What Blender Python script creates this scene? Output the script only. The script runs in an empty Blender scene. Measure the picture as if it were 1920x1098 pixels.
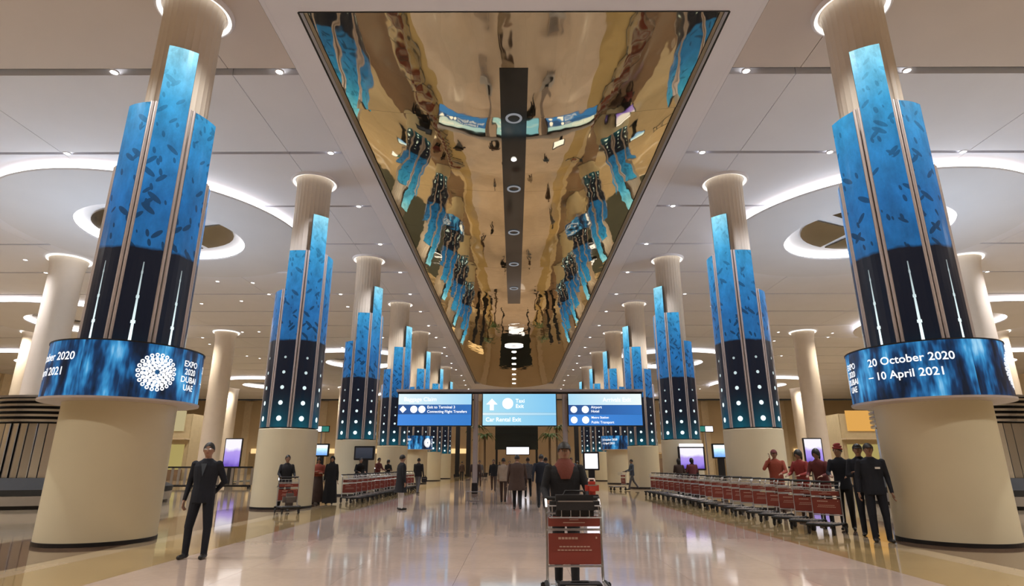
import bpy, bmesh, math, random
import numpy as np
from math import sin, cos, tan, pi, radians as R
from mathutils import Vector, Matrix

random.seed(7)
sc = bpy.context.scene
col = sc.collection

# ------------------------------------------------------------------ camera, world, exposure
cam_d = bpy.data.cameras.new('camera')
cam = bpy.data.objects.new('camera', cam_d)
col.objects.link(cam)
cam.location = (0, 0, 1.4)
cam.rotation_euler = (R(90 + 16.46), 0, R(0.2))
cam_d.sensor_width = 36
cam_d.lens = 1093 / 1920 * 36
cam_d.clip_end = 400
sc.camera = cam
w = bpy.data.worlds.new('world')
sc.world = w
w.use_nodes = True
w.node_tree.nodes['Background'].inputs[0].default_value = (1, .9, .8, 1)
w.node_tree.nodes['Background'].inputs[1].default_value = 0.02
sc.view_settings.view_transform = 'Standard'
sc.view_settings.look = 'None'
sc.view_settings.gamma = 1
sc.view_settings.use_curve_mapping = False
sc.view_settings.exposure = 0.0
sc.cycles.use_denoising = True
sc.cycles.max_bounces = 8
sc.cycles.diffuse_bounces = 4
sc.cycles.glossy_bounces = 4
sc.cycles.sample_clamp_indirect = 4
sc.cycles.caustics_reflective = False
sc.cycles.caustics_refractive = False

# the hall's downlights: rows of real spot lamps in the ceiling slots
CEIL = 12.4
def spot(x, y, power, colr, size=150):
    ld = bpy.data.lights.new('downlight_lamp', 'SPOT')
    ld.energy = power
    ld.color = colr
    ld.spot_size = R(size)
    ld.spot_blend = .6
    ld.shadow_soft_size = .12
    o = bpy.data.objects.new('downlight_lamp', ld)
    o.location = (x, y, CEIL - .06)
    col.objects.link(o)
SLOT_Y = [14.45 + 4.6 * k for k in range(-5, 19)]
NEARC = (.96, .98, 1.08)
FARC = (1.0, .88, .70)
for i, y in enumerate(SLOT_Y):
    if i % 2: continue
    t = min(1, max(0, (y - 24) / 22))
    c = tuple(NEARC[j] * (1 - t) + FARC[j] * t for j in range(3))
    if y < 12: c = (1.0, .96, .90)
    for x in (-42, -28, -12.2, -6.2, 6.2, 12.2, 28, 42):
        spot(x, y, *((2300, c, 150) if abs(x) > 20 else (2100, c, 125) if abs(x) > 8 else (1100, c, 110)))

# added cool fill lights above the carousels to brighten the ceiling; no such fittings
for x in (-17.3, 17.3):
    ld = bpy.data.lights.new('ceiling_fill_light', 'AREA'); ld.shape = 'DISK'; ld.size = 3.6
    ld.energy = 430; ld.color = (.66, .84, 1.0)
    o = bpy.data.objects.new('ceiling_fill_light', ld); o.location = (x, 23.6, 3.9); o.rotation_euler = (pi, 0, 0)
    col.objects.link(o)

# ------------------------------------------------------------------ materials
MATS = {}
class NT:
    def __init__(s, name):
        m = bpy.data.materials.new(name); m.use_nodes = True
        s.m = m; s.t = m.node_tree; s.n = s.t.nodes; s.l = s.t.links
        s.b = s.n['Principled BSDF']
    def node(s, typ, **kw):
        n = s.n.new(typ)
        for k, v in kw.items(): setattr(n, k, v)
        return n
    def put(s, sock, v):
        if hasattr(v, 'is_output'): s.l.new(v, sock)
        else: sock.default_value = v
    def math(s, op, a, b=0, c=0, clamp=False):
        n = s.node('ShaderNodeMath', operation=op); n.use_clamp = clamp
        s.put(n.inputs[0], a); s.put(n.inputs[1], b); s.put(n.inputs[2], c)
        return n.outputs[0]
    def mix(s, f, a, b):
        n = s.node('ShaderNodeMix', data_type='RGBA')
        s.put(n.inputs[0], f); s.put(n.inputs[6], a); s.put(n.inputs[7], b)
        return n.outputs[2]
    def ramp(s, f, stops):
        n = s.node('ShaderNodeValToRGB'); e = n.color_ramp.elements
        while len(e) > 1: e.remove(e[-1])
        e[0].position = stops[0][0]; e[0].color = (*stops[0][1], 1)
        for p, c in stops[1:]:
            q = e.new(p); q.color = (*c, 1)
        s.put(n.inputs[0], f); return n.outputs[0]
    def noise(s, scale, vec=None, detail=3, rough=.5):
        n = s.node('ShaderNodeTexNoise'); n.inputs['Scale'].default_value = scale
        n.inputs['Detail'].default_value = detail; n.inputs['Roughness'].default_value = rough
        if vec is not None: s.l.new(vec, n.inputs['Vector'])
        return n.outputs['Fac']
    def bump(s, h, strength, dist=.02):
        n = s.node('ShaderNodeBump'); n.inputs['Strength'].default_value = strength
        n.inputs['Distance'].default_value = dist
        s.l.new(h, n.inputs['Height']); s.l.new(n.outputs[0], s.b.inputs['Normal'])
    def mapping(s, src, scale=(1, 1, 1), loc=(0, 0, 0), rot=(0, 0, 0)):
        n = s.node('ShaderNodeMapping')
        n.inputs['Scale'].default_value = scale; n.inputs['Location'].default_value = loc
        n.inputs['Rotation'].default_value = rot
        s.l.new(src, n.inputs['Vector']); return n.outputs[0]
def c4(c): return (c[0], c[1], c[2], 1)
def mat(name, c, rough=.5, metal=0, var=.06, scale=3, bump=0, spec=None, coat=0):
    if name in MATS: return MATS[name]
    g = NT(name)
    co = g.node('ShaderNodeTexCoord').outputs['Object']
    nz = g.noise(scale, co)
    lo = tuple(max(0, v * (1 - var * 2)) for v in c); hi = tuple(min(1, v * (1 + var * 2)) for v in c)
    g.put(g.b.inputs['Base Color'], g.mix(nz, c4(lo), c4(hi)))
    g.b.inputs['Roughness'].default_value = rough
    g.b.inputs['Metallic'].default_value = metal
    if spec is not None: g.b.inputs['Specular IOR Level'].default_value = spec
    g.b.inputs['Coat Weight'].default_value = coat
    if bump: g.bump(g.noise(scale * 6, co), bump)
    MATS[name] = g.m
    return g.m
def glow(name, c, s):
    if name in MATS: return MATS[name]
    g = NT(name)
    g.put(g.b.inputs['Base Color'], (.02, .02, .02, 1))
    g.put(g.b.inputs['Emission Color'], c4(c)); g.b.inputs['Emission Strength'].default_value = s
    MATS[name] = g.m; return g.m

def stone(name, c, rough):
    g = NT(name)
    co = g.node('ShaderNodeTexCoord').outputs['Object']
    n1 = g.noise(.8, co, 6, .6); n2 = g.noise(9, co, 4, .6)
    rnd = g.node('ShaderNodeObjectInfo').outputs['Random']
    f = g.math('ADD', g.math('MULTIPLY', n1, .7), g.math('MULTIPLY', n2, .3))
    colr = g.ramp(f, [(.3, tuple(v * .86 for v in c)), (.7, tuple(min(1, v * 1.1) for v in c))])
    k = g.math('ADD', .95, g.math('MULTIPLY', rnd, .1))
    n = g.node('ShaderNodeVectorMath', operation='SCALE'); g.l.new(colr, n.inputs[0]); g.l.new(k, n.inputs['Scale'])
    g.l.new(n.outputs[0], g.b.inputs['Base Color'])
    g.put(g.b.inputs['Roughness'], g.math('ADD', rough, g.math('MULTIPLY', n2, .06)))
    g.b.inputs['Specular IOR Level'].default_value = .6
    g.bump(g.noise(.6, co, 2), .05, .02)
    MATS[name] = g.m; return g.m
M_pink = stone('stone_rose', (.54, .42, .35), .045)
M_gold = stone('stone_gold', (.40, .28, .13), .03)
M_tan = stone('stone_tan', (.50, .38, .24), .03)
M_brown = stone('stone_brown', (.16, .10, .065), .03)
M_outer = stone('stone_outer', (.42, .33, .22), .04)
M_joint = mat('joint_grout', (.16, .12, .09), .8)
M_ceil = mat('ceiling_paint', (.76, .78, .88), .65, var=.02, scale=.6)
M_ceil2 = mat('ceiling_trim_paint', (.84, .84, .92), .6, var=.02, scale=.6)
M_ceilw = mat('ceiling_paint_warm', (.66, .60, .58), .65, var=.02, scale=.6)
M_slot = mat('slot_black', (.015, .014, .013), .7)
M_wall = mat('wall_beige', (.62, .49, .31), .6, var=.05, scale=.4)
M_base = mat('drum_cladding', (.74, .67, .48), .38, var=.02, scale=1.5, coat=.1)
M_shaft = mat('shaft_plaster', (.72, .64, .55), .5, var=.02)
M_mull = mat('mullion_aluminium', (.62, .56, .56), .35, metal=.3, var=.02)
M_black = mat('black_metal', (.012, .012, .014), .4)
M_steel = mat('brushed_steel', (.86, .88, .94), .22, metal=1, var=.05)
M_steel2 = mat('satin_steel', (.50, .50, .52), .3, metal=1, var=.05)
M_chrome = mat('trolley_steel', (.55, .55, .56), .3, metal=.85, var=.03)
M_red = mat('trolley_panel_red', (.27, .05, .035), .45, var=.04)
M_rubber = mat('rubber', (.02, .02, .02), .7)
M_grey = mat('post_grey', (.42, .38, .38), .4, metal=.2)
M_cove = glow('cove_light', (1, .93, .82), 1.5)
M_ringcove = glow('ring_cove_light', (1, .93, .86), 4.5)
M_lamp = glow('lamp_lens', (1, .95, .88), 9)
M_white = glow('screen_white', (.95, .93, 1), 1.6)
M_textw = glow('lit_lettering', (1, 1, 1), 1.25)

def mirror_mat():
    g = NT('mirror_film')
    g.put(g.b.inputs['Base Color'], (.80, .68, .44, 1))
    g.b.inputs['Metallic'].default_value = 1
    g.b.inputs['Roughness'].default_value = .03
    co = g.node('ShaderNodeTexCoord').outputs['Object']
    a = g.noise(.55, g.mapping(co, (1.6, .55, 1)), 1.5, .5)
    b = g.noise(1.7, g.mapping(co, (1, .8, 1), (9, 3, 0)), 1, .5)
    h = g.math('ADD', g.math('MULTIPLY', a, 1.0), g.math('MULTIPLY', b, .15))
    g.bump(h, 1.0, .028)
    return g.m
M_mirror = mirror_mat()

def column_screen(name, streak):
    """one LED blade: water and fish above, black with lamps below. UV = metres across, height"""
    g = NT(name)
    uv = g.node('ShaderNodeUVMap').outputs[0]
    sp = g.node('ShaderNodeSeparateXYZ'); g.l.new(uv, sp.inputs[0])
    x, z = sp.outputs[0], sp.outputs[1]
    rnd = g.node('ShaderNodeObjectInfo').outputs['Random']
    off = g.node('ShaderNodeCombineXYZ'); g.l.new(g.math('MULTIPLY', rnd, 60), off.inputs[0]); g.l.new(g.math('MULTIPLY', rnd, 37), off.inputs[1])
    v = g.node('ShaderNodeVectorMath', operation='ADD'); g.l.new(uv, v.inputs[0]); g.l.new(off.outputs[0], v.inputs[1])
    P = v.outputs[0]
    t = g.math('DIVIDE', g.math('SUBTRACT', z, 5.6), 5.0, clamp=True)
    water = g.ramp(t, [(0, (.010, .10, .27)), (.25, (.012, .13, .36)), (.5, (.022, .21, .48)), (.72, (.04, .33, .62)), (.86, (.14, .56, .84)), (1, (.34, .80, .98))])
    cau = g.noise(1.6, g.mapping(P, (1.6, .7, 1)), 5, .7)
    k = g.math('ADD', .15, g.math('MULTIPLY', cau, 1.7))
    sc_ = g.node('ShaderNodeVectorMath', operation='SCALE'); g.l.new(water, sc_.inputs[0]); g.l.new(k, sc_.inputs['Scale'])
    # fish: sparse slanted voronoi cells
    def fish(sca, rot, loc, r, keep):
        vo = g.node('ShaderNodeTexVoronoi'); vo.inputs['Scale'].default_value = 1
        vo.inputs['Randomness'].default_value = 1
        mp = g.mapping(g.mapping(P, (1, 1, 1), loc, (0, 0, rot)), sca); g.l.new(mp, vo.inputs['Vector'])
        a = g.math('LESS_THAN', vo.outputs['Distance'], r)
        s2 = g.node('ShaderNodeSeparateXYZ'); g.l.new(vo.outputs['Color'], s2.inputs[0])
        return g.math('MULTIPLY', a, g.math('GREATER_THAN', s2.outputs[0], keep))
    f = g.math('MAXIMUM', fish((1.5, 4.6, 1), .7, (0, 0, 0), .26, .35), fish((1.9, 5.4, 1), 2.3, (5, 2, 0), .26, .4))
    f = g.math('MAXIMUM', f, fish((3.2, 8, 1), 1.35, (3, 7, 0), .27, .5))
    # more fish lower down than at the bright top
    f = g.math('MULTIPLY', f, g.math('MULTIPLY', g.math('SUBTRACT', 1.12, t, clamp=True), 1.0, clamp=True))
    f = g.math('MULTIPLY', f, .9)
    blue = g.mix(f, sc_.outputs[0], (.004, .03, .075, 1))
    # dark lower part
    gb = g.math('POWER', g.math('SUBTRACT', 1, g.math('DIVIDE', g.math('SUBTRACT', z, 2.6), 1.5, clamp=True), clamp=True), 2)
    gx = g.math('SUBTRACT', 1, g.math('MULTIPLY', g.math('ABSOLUTE', x), 2.2), clamp=True)
    gl = g.math('MULTIPLY', gb, g.math('ADD', .35, gx))
    dark = g.mix(g.math('MULTIPLY', gl, .6, clamp=True), (.004, .006, .013, 1), (.0, .11, .16, 1))
    if streak:
        lz = g.math('SUBTRACT', 1, g.math('DIVIDE', g.math('SUBTRACT', z, 3.55), 2.0, clamp=True))
        wd = g.math('ADD', .004, g.math('MULTIPLY', lz, .022))
        fr = g.math('ABSOLUTE', g.math('SUBTRACT', g.math('FRACT', g.math('DIVIDE', g.math('SUBTRACT', z, 3.62), .52)), .5))
        wd = g.math('ADD', wd, g.math('MULTIPLY', g.math('GREATER_THAN', fr, .44), g.math('MULTIPLY', lz, .026)))
        on = g.math('MULTIPLY', g.math('LESS_THAN', g.math('ABSOLUTE', x), g.math('ADD', wd, .004)), g.math('LESS_THAN', z, 5.4))
        lum = g.math('ADD', .3, g.math('MULTIPLY', lz, 1.2))
    else:
        zz = g.math('DIVIDE', g.math('SUBTRACT', z, 2.69), .53)
        dz = g.math('MULTIPLY', g.math('SUBTRACT', g.math('FRACT', zz), .5), .53)
        d = g.math('SQRT', g.math('ADD', g.math('MULTIPLY', x, x), g.math('MULTIPLY', dz, dz)))
        row = g.math('FLOOR', zz)
        rr = g.math('SUBTRACT', .088, g.math('MULTIPLY', row, .011))
        on = g.math('MULTIPLY', g.math('LESS_THAN', d, rr), g.math('LESS_THAN', z, 5.4))
        lum = g.math('SUBTRACT', 1.5, g.math('MULTIPLY', row, .24))
    spot_c = g.node('ShaderNodeVectorMath', operation='SCALE'); spot_c.inputs[0].default_value = (.78, .95, .97); g.l.new(lum, spot_c.inputs['Scale'])
    low = g.mix(on, dark, spot_c.outputs[0])
    edge = g.math('ADD', 5.68, g.math('MULTIPLY', g.math('SUBTRACT', g.noise(3, P), .5), .14))
    step = g.math('DIVIDE', g.math('SUBTRACT', z, edge), .07, clamp=True)
    out = g.mix(step, low, blue)
    g.put(g.b.inputs['Base Color'], (.01, .012, .016, 1))
    g.b.inputs['Roughness'].default_value = .22; g.b.inputs['Specular IOR Level'].default_value = .3
    g.l.new(out, g.b.inputs['Emission Color']); g.b.inputs['Emission Strength'].default_value = 1.0
    return g.m
M_scr_streak = column_screen('led_blade_streak', True)
M_scr_dots = column_screen('led_blade_dots', False)

def ring_screen():
    g = NT('led_ring')
    uv = g.node('ShaderNodeUVMap').outputs[0]
    n1 = g.noise(1.0, g.mapping(uv, (2.6, .9, 1)), 3, .55)
    n2 = g.noise(1.0, g.mapping(uv, (11, 1.2, 1), (4, 2, 0)), 3, .6)
    f = g.math('ADD', g.math('MULTIPLY', n1, .75), g.math('MULTIPLY', n2, .25))
    sp = g.node('ShaderNodeSeparateXYZ'); g.l.new(uv, sp.inputs[0])
    colr = g.ramp(f, [(.38, (.002, .008, .022)), (.47, (.004, .035, .11)), (.53, (.014, .14, .36)), (.60, (.05, .34, .68)), (.69, (.36, .70, .95))])
    g.put(g.b.inputs['Base Color'], (.01, .012, .016, 1)); g.b.inputs['Roughness'].default_value = .25
    g.l.new(colr, g.b.inputs['Emission Color']); g.b.inputs['Emission Strength'].default_value = .95
    return g.m
M_ring = ring_screen()
def ad_screen(name, stops, sc_=2.0, strength=1.3):
    g = NT(name)
    co = g.node('ShaderNodeTexCoord').outputs['Generated']
    sp = g.node('ShaderNodeSeparateXYZ'); g.l.new(co, sp.inputs[0])
    f = g.math('ADD', g.math('MULTIPLY', sp.outputs[2], .8), g.math('MULTIPLY', g.noise(sc_, co, 2), .25))
    g.l.new(g.ramp(f, stops), g.b.inputs['Emission Color']); g.b.inputs['Emission Strength'].default_value = strength
    g.put(g.b.inputs['Base Color'], (.02, .02, .02, 1))
    return g.m
M_purple = ad_screen('ad_purple', [(.15, (.12, .06, .45)), (.35, (.35, .25, .8)), (.55, (.45, .32, .85)), (.66, (.95, .92, 1))], strength=1.0)
M_info = ad_screen('info_blue', [(.2, (.15, .35, .75)), (.6, (.5, .75, .95)), (.8, (.85, .95, 1))], 5)
M_darkscr = ad_screen('idle_display', [(.2, (.02, .03, .05)), (.9, (.05, .06, .09))], 5, .6)

# ------------------------------------------------------------------ mesh helpers
class MB:
    def __init__(s): s.v = []; s.f = []; s.mi = []; s.cur = 0; s.uv = None
    def _add(s, vs, fs):
        b = len(s.v); s.v += [tuple(v) for v in vs]
        s.f += [tuple(b + i for i in f) for f in fs]; s.mi += [s.cur] * len(fs)
    def box(s, c, d, rz=0):
        cx, cy, cz = c; x, y, z = d[0] / 2, d[1] / 2, d[2] / 2
        P = [(-x, -y, -z), (x, -y, -z), (x, y, -z), (-x, y, -z), (-x, -y, z), (x, -y, z), (x, y, z), (-x, y, z)]
        ca, sa = cos(rz), sin(rz)
        s._add([(cx + p[0] * ca - p[1] * sa, cy + p[0] * sa + p[1] * ca, cz + p[2]) for p in P],
               [(0, 3, 2, 1), (4, 5, 6, 7), (0, 1, 5, 4), (1, 2, 6, 5), (2, 3, 7, 6), (3, 0, 4, 7)])
        return s
    def bbox(s, c, d, bev=.01, rz=0):
        """box with chamfered edges"""
        bm = bmesh.new(); bmesh.ops.create_cube(bm, size=1)
        for v in bm.verts: v.co = Vector((v.co.x * d[0], v.co.y * d[1], v.co.z * d[2]))
        bmesh.ops.bevel(bm, geom=list(bm.edges), offset=min(bev, min(d) * .45), segments=2, affect='EDGES')
        m = Matrix.Translation(c) @ Matrix.Rotation(rz, 4, 'Z')
        bm.verts.index_update()
        s._add([tuple(m @ v.co) for v in bm.verts], [[v.index for v in f.verts] for f in bm.faces]); bm.free()
        return s
    def tube(s, pts, r, n=8):
        pts = [Vector(p) for p in pts]; rings = []
        up = Vector((0, 0, 1))
        for i, p in enumerate(pts):
            t = (pts[min(i + 1, len(pts) - 1)] - pts[max(i - 1, 0)]).normalized()
            a = t.cross(up)
            if a.length < .1: a = t.cross(Vector((1, 0, 0)))
            a.normalize(); b = t.cross(a)
            rings.append([p + (a * cos(2 * pi * k / n) + b * sin(2 * pi * k / n)) * r for k in range(n)])
        vs = [v for rg in rings for v in rg]; fs = []
        for i in range(len(pts) - 1):
            for k in range(n):
                fs.append((i * n + k, i * n + (k + 1) % n, (i + 1) * n + (k + 1) % n, (i + 1) * n + k))
        fs.append(tuple(range(n))[::-1]); fs.append(tuple((len(pts) - 1) * n + k for k in range(n)))
        s._add(vs, fs); return s
    def lathe(s, prof, n=48, c=(0, 0, 0), flute=None, closed=False):
        vs = []; fs = []
        for (r, z) in prof:
            for k in range(n):
                a = 2 * pi * k / n; rr = r * (flute(a) if flute else 1)
                vs.append((c[0] + rr * cos(a), c[1] + rr * sin(a), c[2] + z))
        m = len(prof)
        for i in range(m - 1 + (1 if closed else 0)):
            j = (i + 1) % m
            for k in range(n):
                fs.append((i * n + k, i * n + (k + 1) % n, j * n + (k + 1) % n, j * n + k))
        if not closed:
            fs.append(tuple(range(n))[::-1]); fs.append(tuple((m - 1) * n + k for k in range(n)))
        s._add(vs, fs); return s
    def ell(s, c, r, n=14, m=9, rot=None):
        vs = []; fs = []
        for i in range(m + 1):
            t = pi * i / m
            for k in range(n):
                a = 2 * pi * k / n
                p = Vector((r[0] * sin(t) * cos(a), r[1] * sin(t) * sin(a), -r[2] * cos(t)))
                if rot: p = rot @ p
                vs.append(tuple(p + Vector(c)))
        for i in range(m):
            for k in range(n):
                fs.append((i * n + k, i * n + (k + 1) % n, (i + 1) * n + (k + 1) % n, (i + 1) * n + k))
        s._add(vs, fs); return s
    def loft(s, secs, n=18):
        """secs: (cx,cy,cz,rx,ry)"""
        vs = []; fs = []
        for (cx, cy, cz, rx, ry) in secs:
            for k in range(n):
                a = 2 * pi * k / n; vs.append((cx + rx * cos(a), cy + ry * sin(a), cz))
        for i in range(len(secs) - 1):
            for k in range(n):
                fs.append((i * n + k, i * n + (k + 1) % n, (i + 1) * n + (k + 1) % n, (i + 1) * n + k))
        fs.append(tuple(range(n))[::-1]); fs.append(tuple((len(secs) - 1) * n + k for k in range(n)))
        s._add(vs, fs); return s
    def mesh(s, name, mats, smooth=False):
        me = bpy.data.meshes.new(name); me.from_pydata(s.v, [], s.f)
        if not isinstance(mats, (list, tuple)): mats = [mats]
        for m in mats: me.materials.append(m)
        if len(mats) > 1: me.polygons.foreach_set('material_index', s.mi)
        if smooth:
            me.polygons.foreach_set('use_smooth', [True] * len(me.polygons))
            me.set_sharp_from_angle(angle=R(35))
        me.update(); return me
    def build(s, name, mats, parent=None, smooth=False, loc=None):
        o = bpy.data.objects.new(name, s.mesh(name, mats, smooth)); col.objects.link(o)
        if parent: o.parent = parent
        if loc: o.location = loc
        return o
ORD = 'first second third fourth fifth sixth seventh eighth ninth tenth eleventh twelfth thirteenth fourteenth fifteenth sixteenth seventeenth eighteenth nineteenth twentieth twenty-first twenty-second'.split()
def tag(o, label=None, cat=None, group=None, kind=None):
    if label: o['label'] = label
    if cat: o['category'] = cat
    if group: o['group'] = group
    if kind: o['kind'] = kind
    return o
def empty(name, loc=(0, 0, 0), rz=0, label=None, cat=None, group=None, kind=None):
    o = bpy.data.objects.new(name, None); col.objects.link(o)
    o.location = loc; o.rotation_euler = (0, 0, rz); o.empty_display_size = .2
    return tag(o, label, cat, group, kind)
def link_copy(src_mesh, name, parent, loc=(0, 0, 0), rz=0):
    o = bpy.data.objects.new(name, src_mesh); col.objects.link(o); o.parent = parent
    o.location = loc; o.rotation_euler = (0, 0, rz); return o
def copy_tree(o, parent=None):
    c = o.copy(); col.objects.link(c); c.parent = parent
    for ch in list(o.children): copy_tree(ch, c)
    return c
def text_geo(s, size, align='CENTER', extrude=.0):
    """returns list of verts, faces of flat text in the xy plane"""
    cu = bpy.data.curves.new('t', 'FONT'); cu.body = s; cu.size = size; cu.align_x = align; cu.resolution_u = 3
    cu.offset = size * .012
    ob = bpy.data.objects.new('t', cu); col.objects.link(ob)
    me = ob.to_mesh(); vs = [tuple(v.co) for v in me.vertices]; fs = [tuple(p.vertices) for p in me.polygons]
    ob.to_mesh_clear(); bpy.data.objects.remove(ob); bpy.data.curves.remove(cu)
    return vs, fs

# ------------------------------------------------------------------ floor
fl = MB().box((0, 42, -.15), (130, 130, .28)).build('floor', M_joint)
tag(fl, 'polished stone floor of the hall', kind='structure')
def band_tiles(x0, x1, nx, y0, y1, ny, m):
    wx = (x1 - x0) / nx; wy = (y1 - y0) / ny; g = .004
    me = MB().box((0, 0, -.005), (wx - g, wy - g, .02)).mesh('floor_tile', m)
    for i in range(nx):
        for j in range(ny):
            link_copy(me, 'floor_tile', fl, (x0 + (i + .5) * wx, y0 + (j + .5) * wy, -.005))
band_tiles(-5.25, 5.25, 7, 3, 30, 18, M_pink)
for s in (-1, 1):
    a, b = sorted((s * 5.25, s * 6.65)); band_tiles(a, b, 1, 3, 30, 18, M_gold)
    a, b = sorted((s * 6.65, s * 7.1)); band_tiles(a, b, 1, 3, 30, 18, M_tan)
    a, b = sorted((s * 7.1, s * 9.6)); band_tiles(a, b, 1, 3, 30, 9, M_brown)
    a, b = sorted((s * 9.6, s * 64)); band_tiles(a, b, 8, -22, 106, 4, M_outer)
    for (p, q, m) in ((5.25, 6.65, M_gold), (6.65, 7.1, M_tan), (7.1, 9.6, M_brown)):
        a, b = sorted((s * p, s * q))
        band_tiles(a, b, 1, 30, 106, 4, m); band_tiles(a, b, 1, -22, 3, 1, m)
band_tiles(-5.25, 5.25, 1, 30, 106, 8, M_pink); band_tiles(-5.25, 5.25, 1, -22, 3, 2, M_pink)

M_carpet = mat('carpet_dark', (.035, .04, .03), .8, bump=.3, scale=14)
for s_ in (-1, 1):
    MB().box((s_ * 18, 71, .012), (16, 34, .016)).build('carpet', M_carpet, fl)

# ------------------------------------------------------------------ walls
def struct(name, mb, m, **k):
    o = mb.build(name, m, **k); tag(o, kind='structure'); return o
wf = struct('wall_far', MB().box((0, 106.3, 6.3), (130, .5, 12.6)), M_wall)
wl = struct('wall_left', MB().box((-64.3, 42, 6.3), (.5, 128, 12.6)), M_wall)
wr = struct('wall_right', MB().box((64.3, 42, 6.3), (.5, 128, 12.6)), M_wall)
wn = struct('wall_near', MB().box((0, -22.3, 6.3), (130, .5, 12.6)), M_wall)
pil = MB().box((0, 0, 6.2), (1.2, .4, 12.4)).mesh('pilaster', mat('pilaster_cream', (.72, .60, .42), .5))
dk = MB().box((0, 0, 3.0), (4.6, .2, 3.6)).mesh('wall_opening', mat('opening_brown', (.34, .25, .14), .6))
lit = MB().box((0, 0, 3.6), (4.0, .1, .8)).mesh('lit_fascia', glow('fascia_amber', (1, .66, .3), 1.1))
for i in range(-9, 10):
    link_copy(pil, 'pilaster', wf, (i * 6.8, 105.9, 0))
for i in range(-8, 9):
    if abs(i) > 1:
        link_copy(dk, 'wall_opening', wf, ((i + .5) * 6.8, 105.98, -1.2)); link_copy(lit, 'lit_fascia', wf, ((i + .5) * 6.8, 105.85, .2))
for wall, s in ((wl, -1), (wr, 1)):
    for j in range(16):
        link_copy(pil, 'pilaster', wall, (s * 63.9, -18 + j * 7.6, 0), R(90))
        link_copy(dk, 'wall_opening', wall, (s * 63.98, -14.2 + j * 7.6, -1.2), R(90))
        link_copy(lit, 'lit_fascia', wall, (s * 63.85, -14.2 + j * 7.6, .2), R(90))

# ------------------------------------------------------------------ ceiling
ce = struct('ceiling', MB().box((0, 42, 14.45), (130, 130, .3)), M_slot)
HX, Y0, Y1 = 5.44, 12.1, 82.0          # mirror opening
xs_neg = [-64, -50, -41.5, -33.2, -24.9, -16.6, -8.27, -6.3]
slots = [SLOT_Y[0] - 4.6] + SLOT_Y + [SLOT_Y[-1] + 4.6]
pm = {}
def cpanel(x0, x1, y0, y1, m=M_ceil, name='ceiling_panel'):
    key = (round(x1 - x0, 3), round(y1 - y0, 3), m.name)
    if key not in pm: pm[key] = MB().box((0, 0, 0), (x1 - x0, y1 - y0, .22)).mesh(name, m)
    return link_copy(pm[key], name, ce, ((x0 + x1) / 2, (y0 + y1) / 2, CEIL + .11))
g = .02
for j in range(len(slots) - 1):
    sg = .15 if slots[j] < 16 else .085
    a, b = slots[j] + sg, slots[j + 1] - (.15 if slots[j + 1] < 16 else .085)
    for i in range(len(xs_neg) - 1):
        x0, x1 = xs_neg[i] + g / 2, xs_neg[i + 1] - g / 2
        pm_ = M_ceilw if slots[j] < 14 else M_ceil
        cpanel(x0, x1, a, b, pm_); cpanel(-x1, -x0, a, b, pm_)
# dark backing just above the slots
struct('trim_1', MB().box((0, 42, CEIL + .26), (129, 129, .04)), M_slot) if False else None
bk = MB()
bk.box((-35.4, 42, CEIL + .45), (57.5, 129, .06)); bk.box((35.4, 42, CEIL + .45), (57.5, 129, .06))
bk.build('slot_backing', M_slot, ce)
# trim frame round the mirror: flat border boards and upstands
tr = empty('trim_1', kind='structure')
def board(x0, x1, y0, y1, z0=CEIL - .03, z1=CEIL + .2, m=M_ceil2):
    MB().box(((x0 + x1) / 2, (y0 + y1) / 2, (z0 + z1) / 2), (x1 - x0, y1 - y0, z1 - z0)).build('border_board', m, tr)
for s in (-1, 1):
    a, b = sorted((s * HX, s * 6.16)); board(a, b, Y0 - .6, Y1 + .6)
    a, b = sorted((s * 5.6, s * 5.66)); board(a, b, Y0, Y1, CEIL + .2, CEIL + .4)
    a, b = sorted((s * 6.18, s * 6.30)); board(a, b, -22, 106, CEIL, CEIL + .2)
board(-HX, HX, Y0 - .6, Y0); board(-HX, HX, Y1, Y1 + .6)
board(-6.16, 6.16, -22, Y0 - .63, CEIL, CEIL + .2); board(-6.16, 6.16, Y1 + .63, 106, CEIL, CEIL + .2)
# thin dark shadow line at the mirror edge
ln = MB()
for s in (-1, 1): ln.box((s * (HX + .012), (Y0 + Y1) / 2, CEIL - .02), (.03, Y1 - Y0, .05))
ln.box((0, Y0 - .01, CEIL - .02), (2 * HX, .03, .05)); ln.build('shadow_gap', M_slot, tr)
# curved mirror panels
mr = empty('mirror_ceiling', (0, Y0, CEIL), 0, 'long curved gold-tinted mirror panel ceiling running down the middle of the hall', 'mirror ceiling')
def mz(x, y=40):
    t = min(1, max(0, (y - 12.1) / 8)); t = t * t * (3 - 2 * t)
    return 12.62 - .74 * (1 - (x / 5.6) ** 2) * t
xe = [-5.6, -3.0, -.42, .42, 3.0, 5.6]
ny = 15; ly = (Y1 + .3 - Y0 + .3) / ny
def sheet(x0, x1, y0, y1, nx, nyy, off, name, m):
    vs = []; fs = []; q = nyy + 1
    for k in range(nx + 1):
        x = x0 + (x1 - x0) * k / nx
        for t in range(q):
            y = y0 + (y1 - y0) * t / nyy
            vs.append((x, y - Y0, mz(x, y) - CEIL + off))
    for k in range(nx):
        for t in range(nyy): fs.append((k * q + t, k * q + t + 1, (k + 1) * q + t + 1, (k + 1) * q + t))
    mb = MB(); mb._add(vs, fs); me = mb.mesh(name, m)
    for p in me.polygons: p.use_smooth = True
    return me
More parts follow.
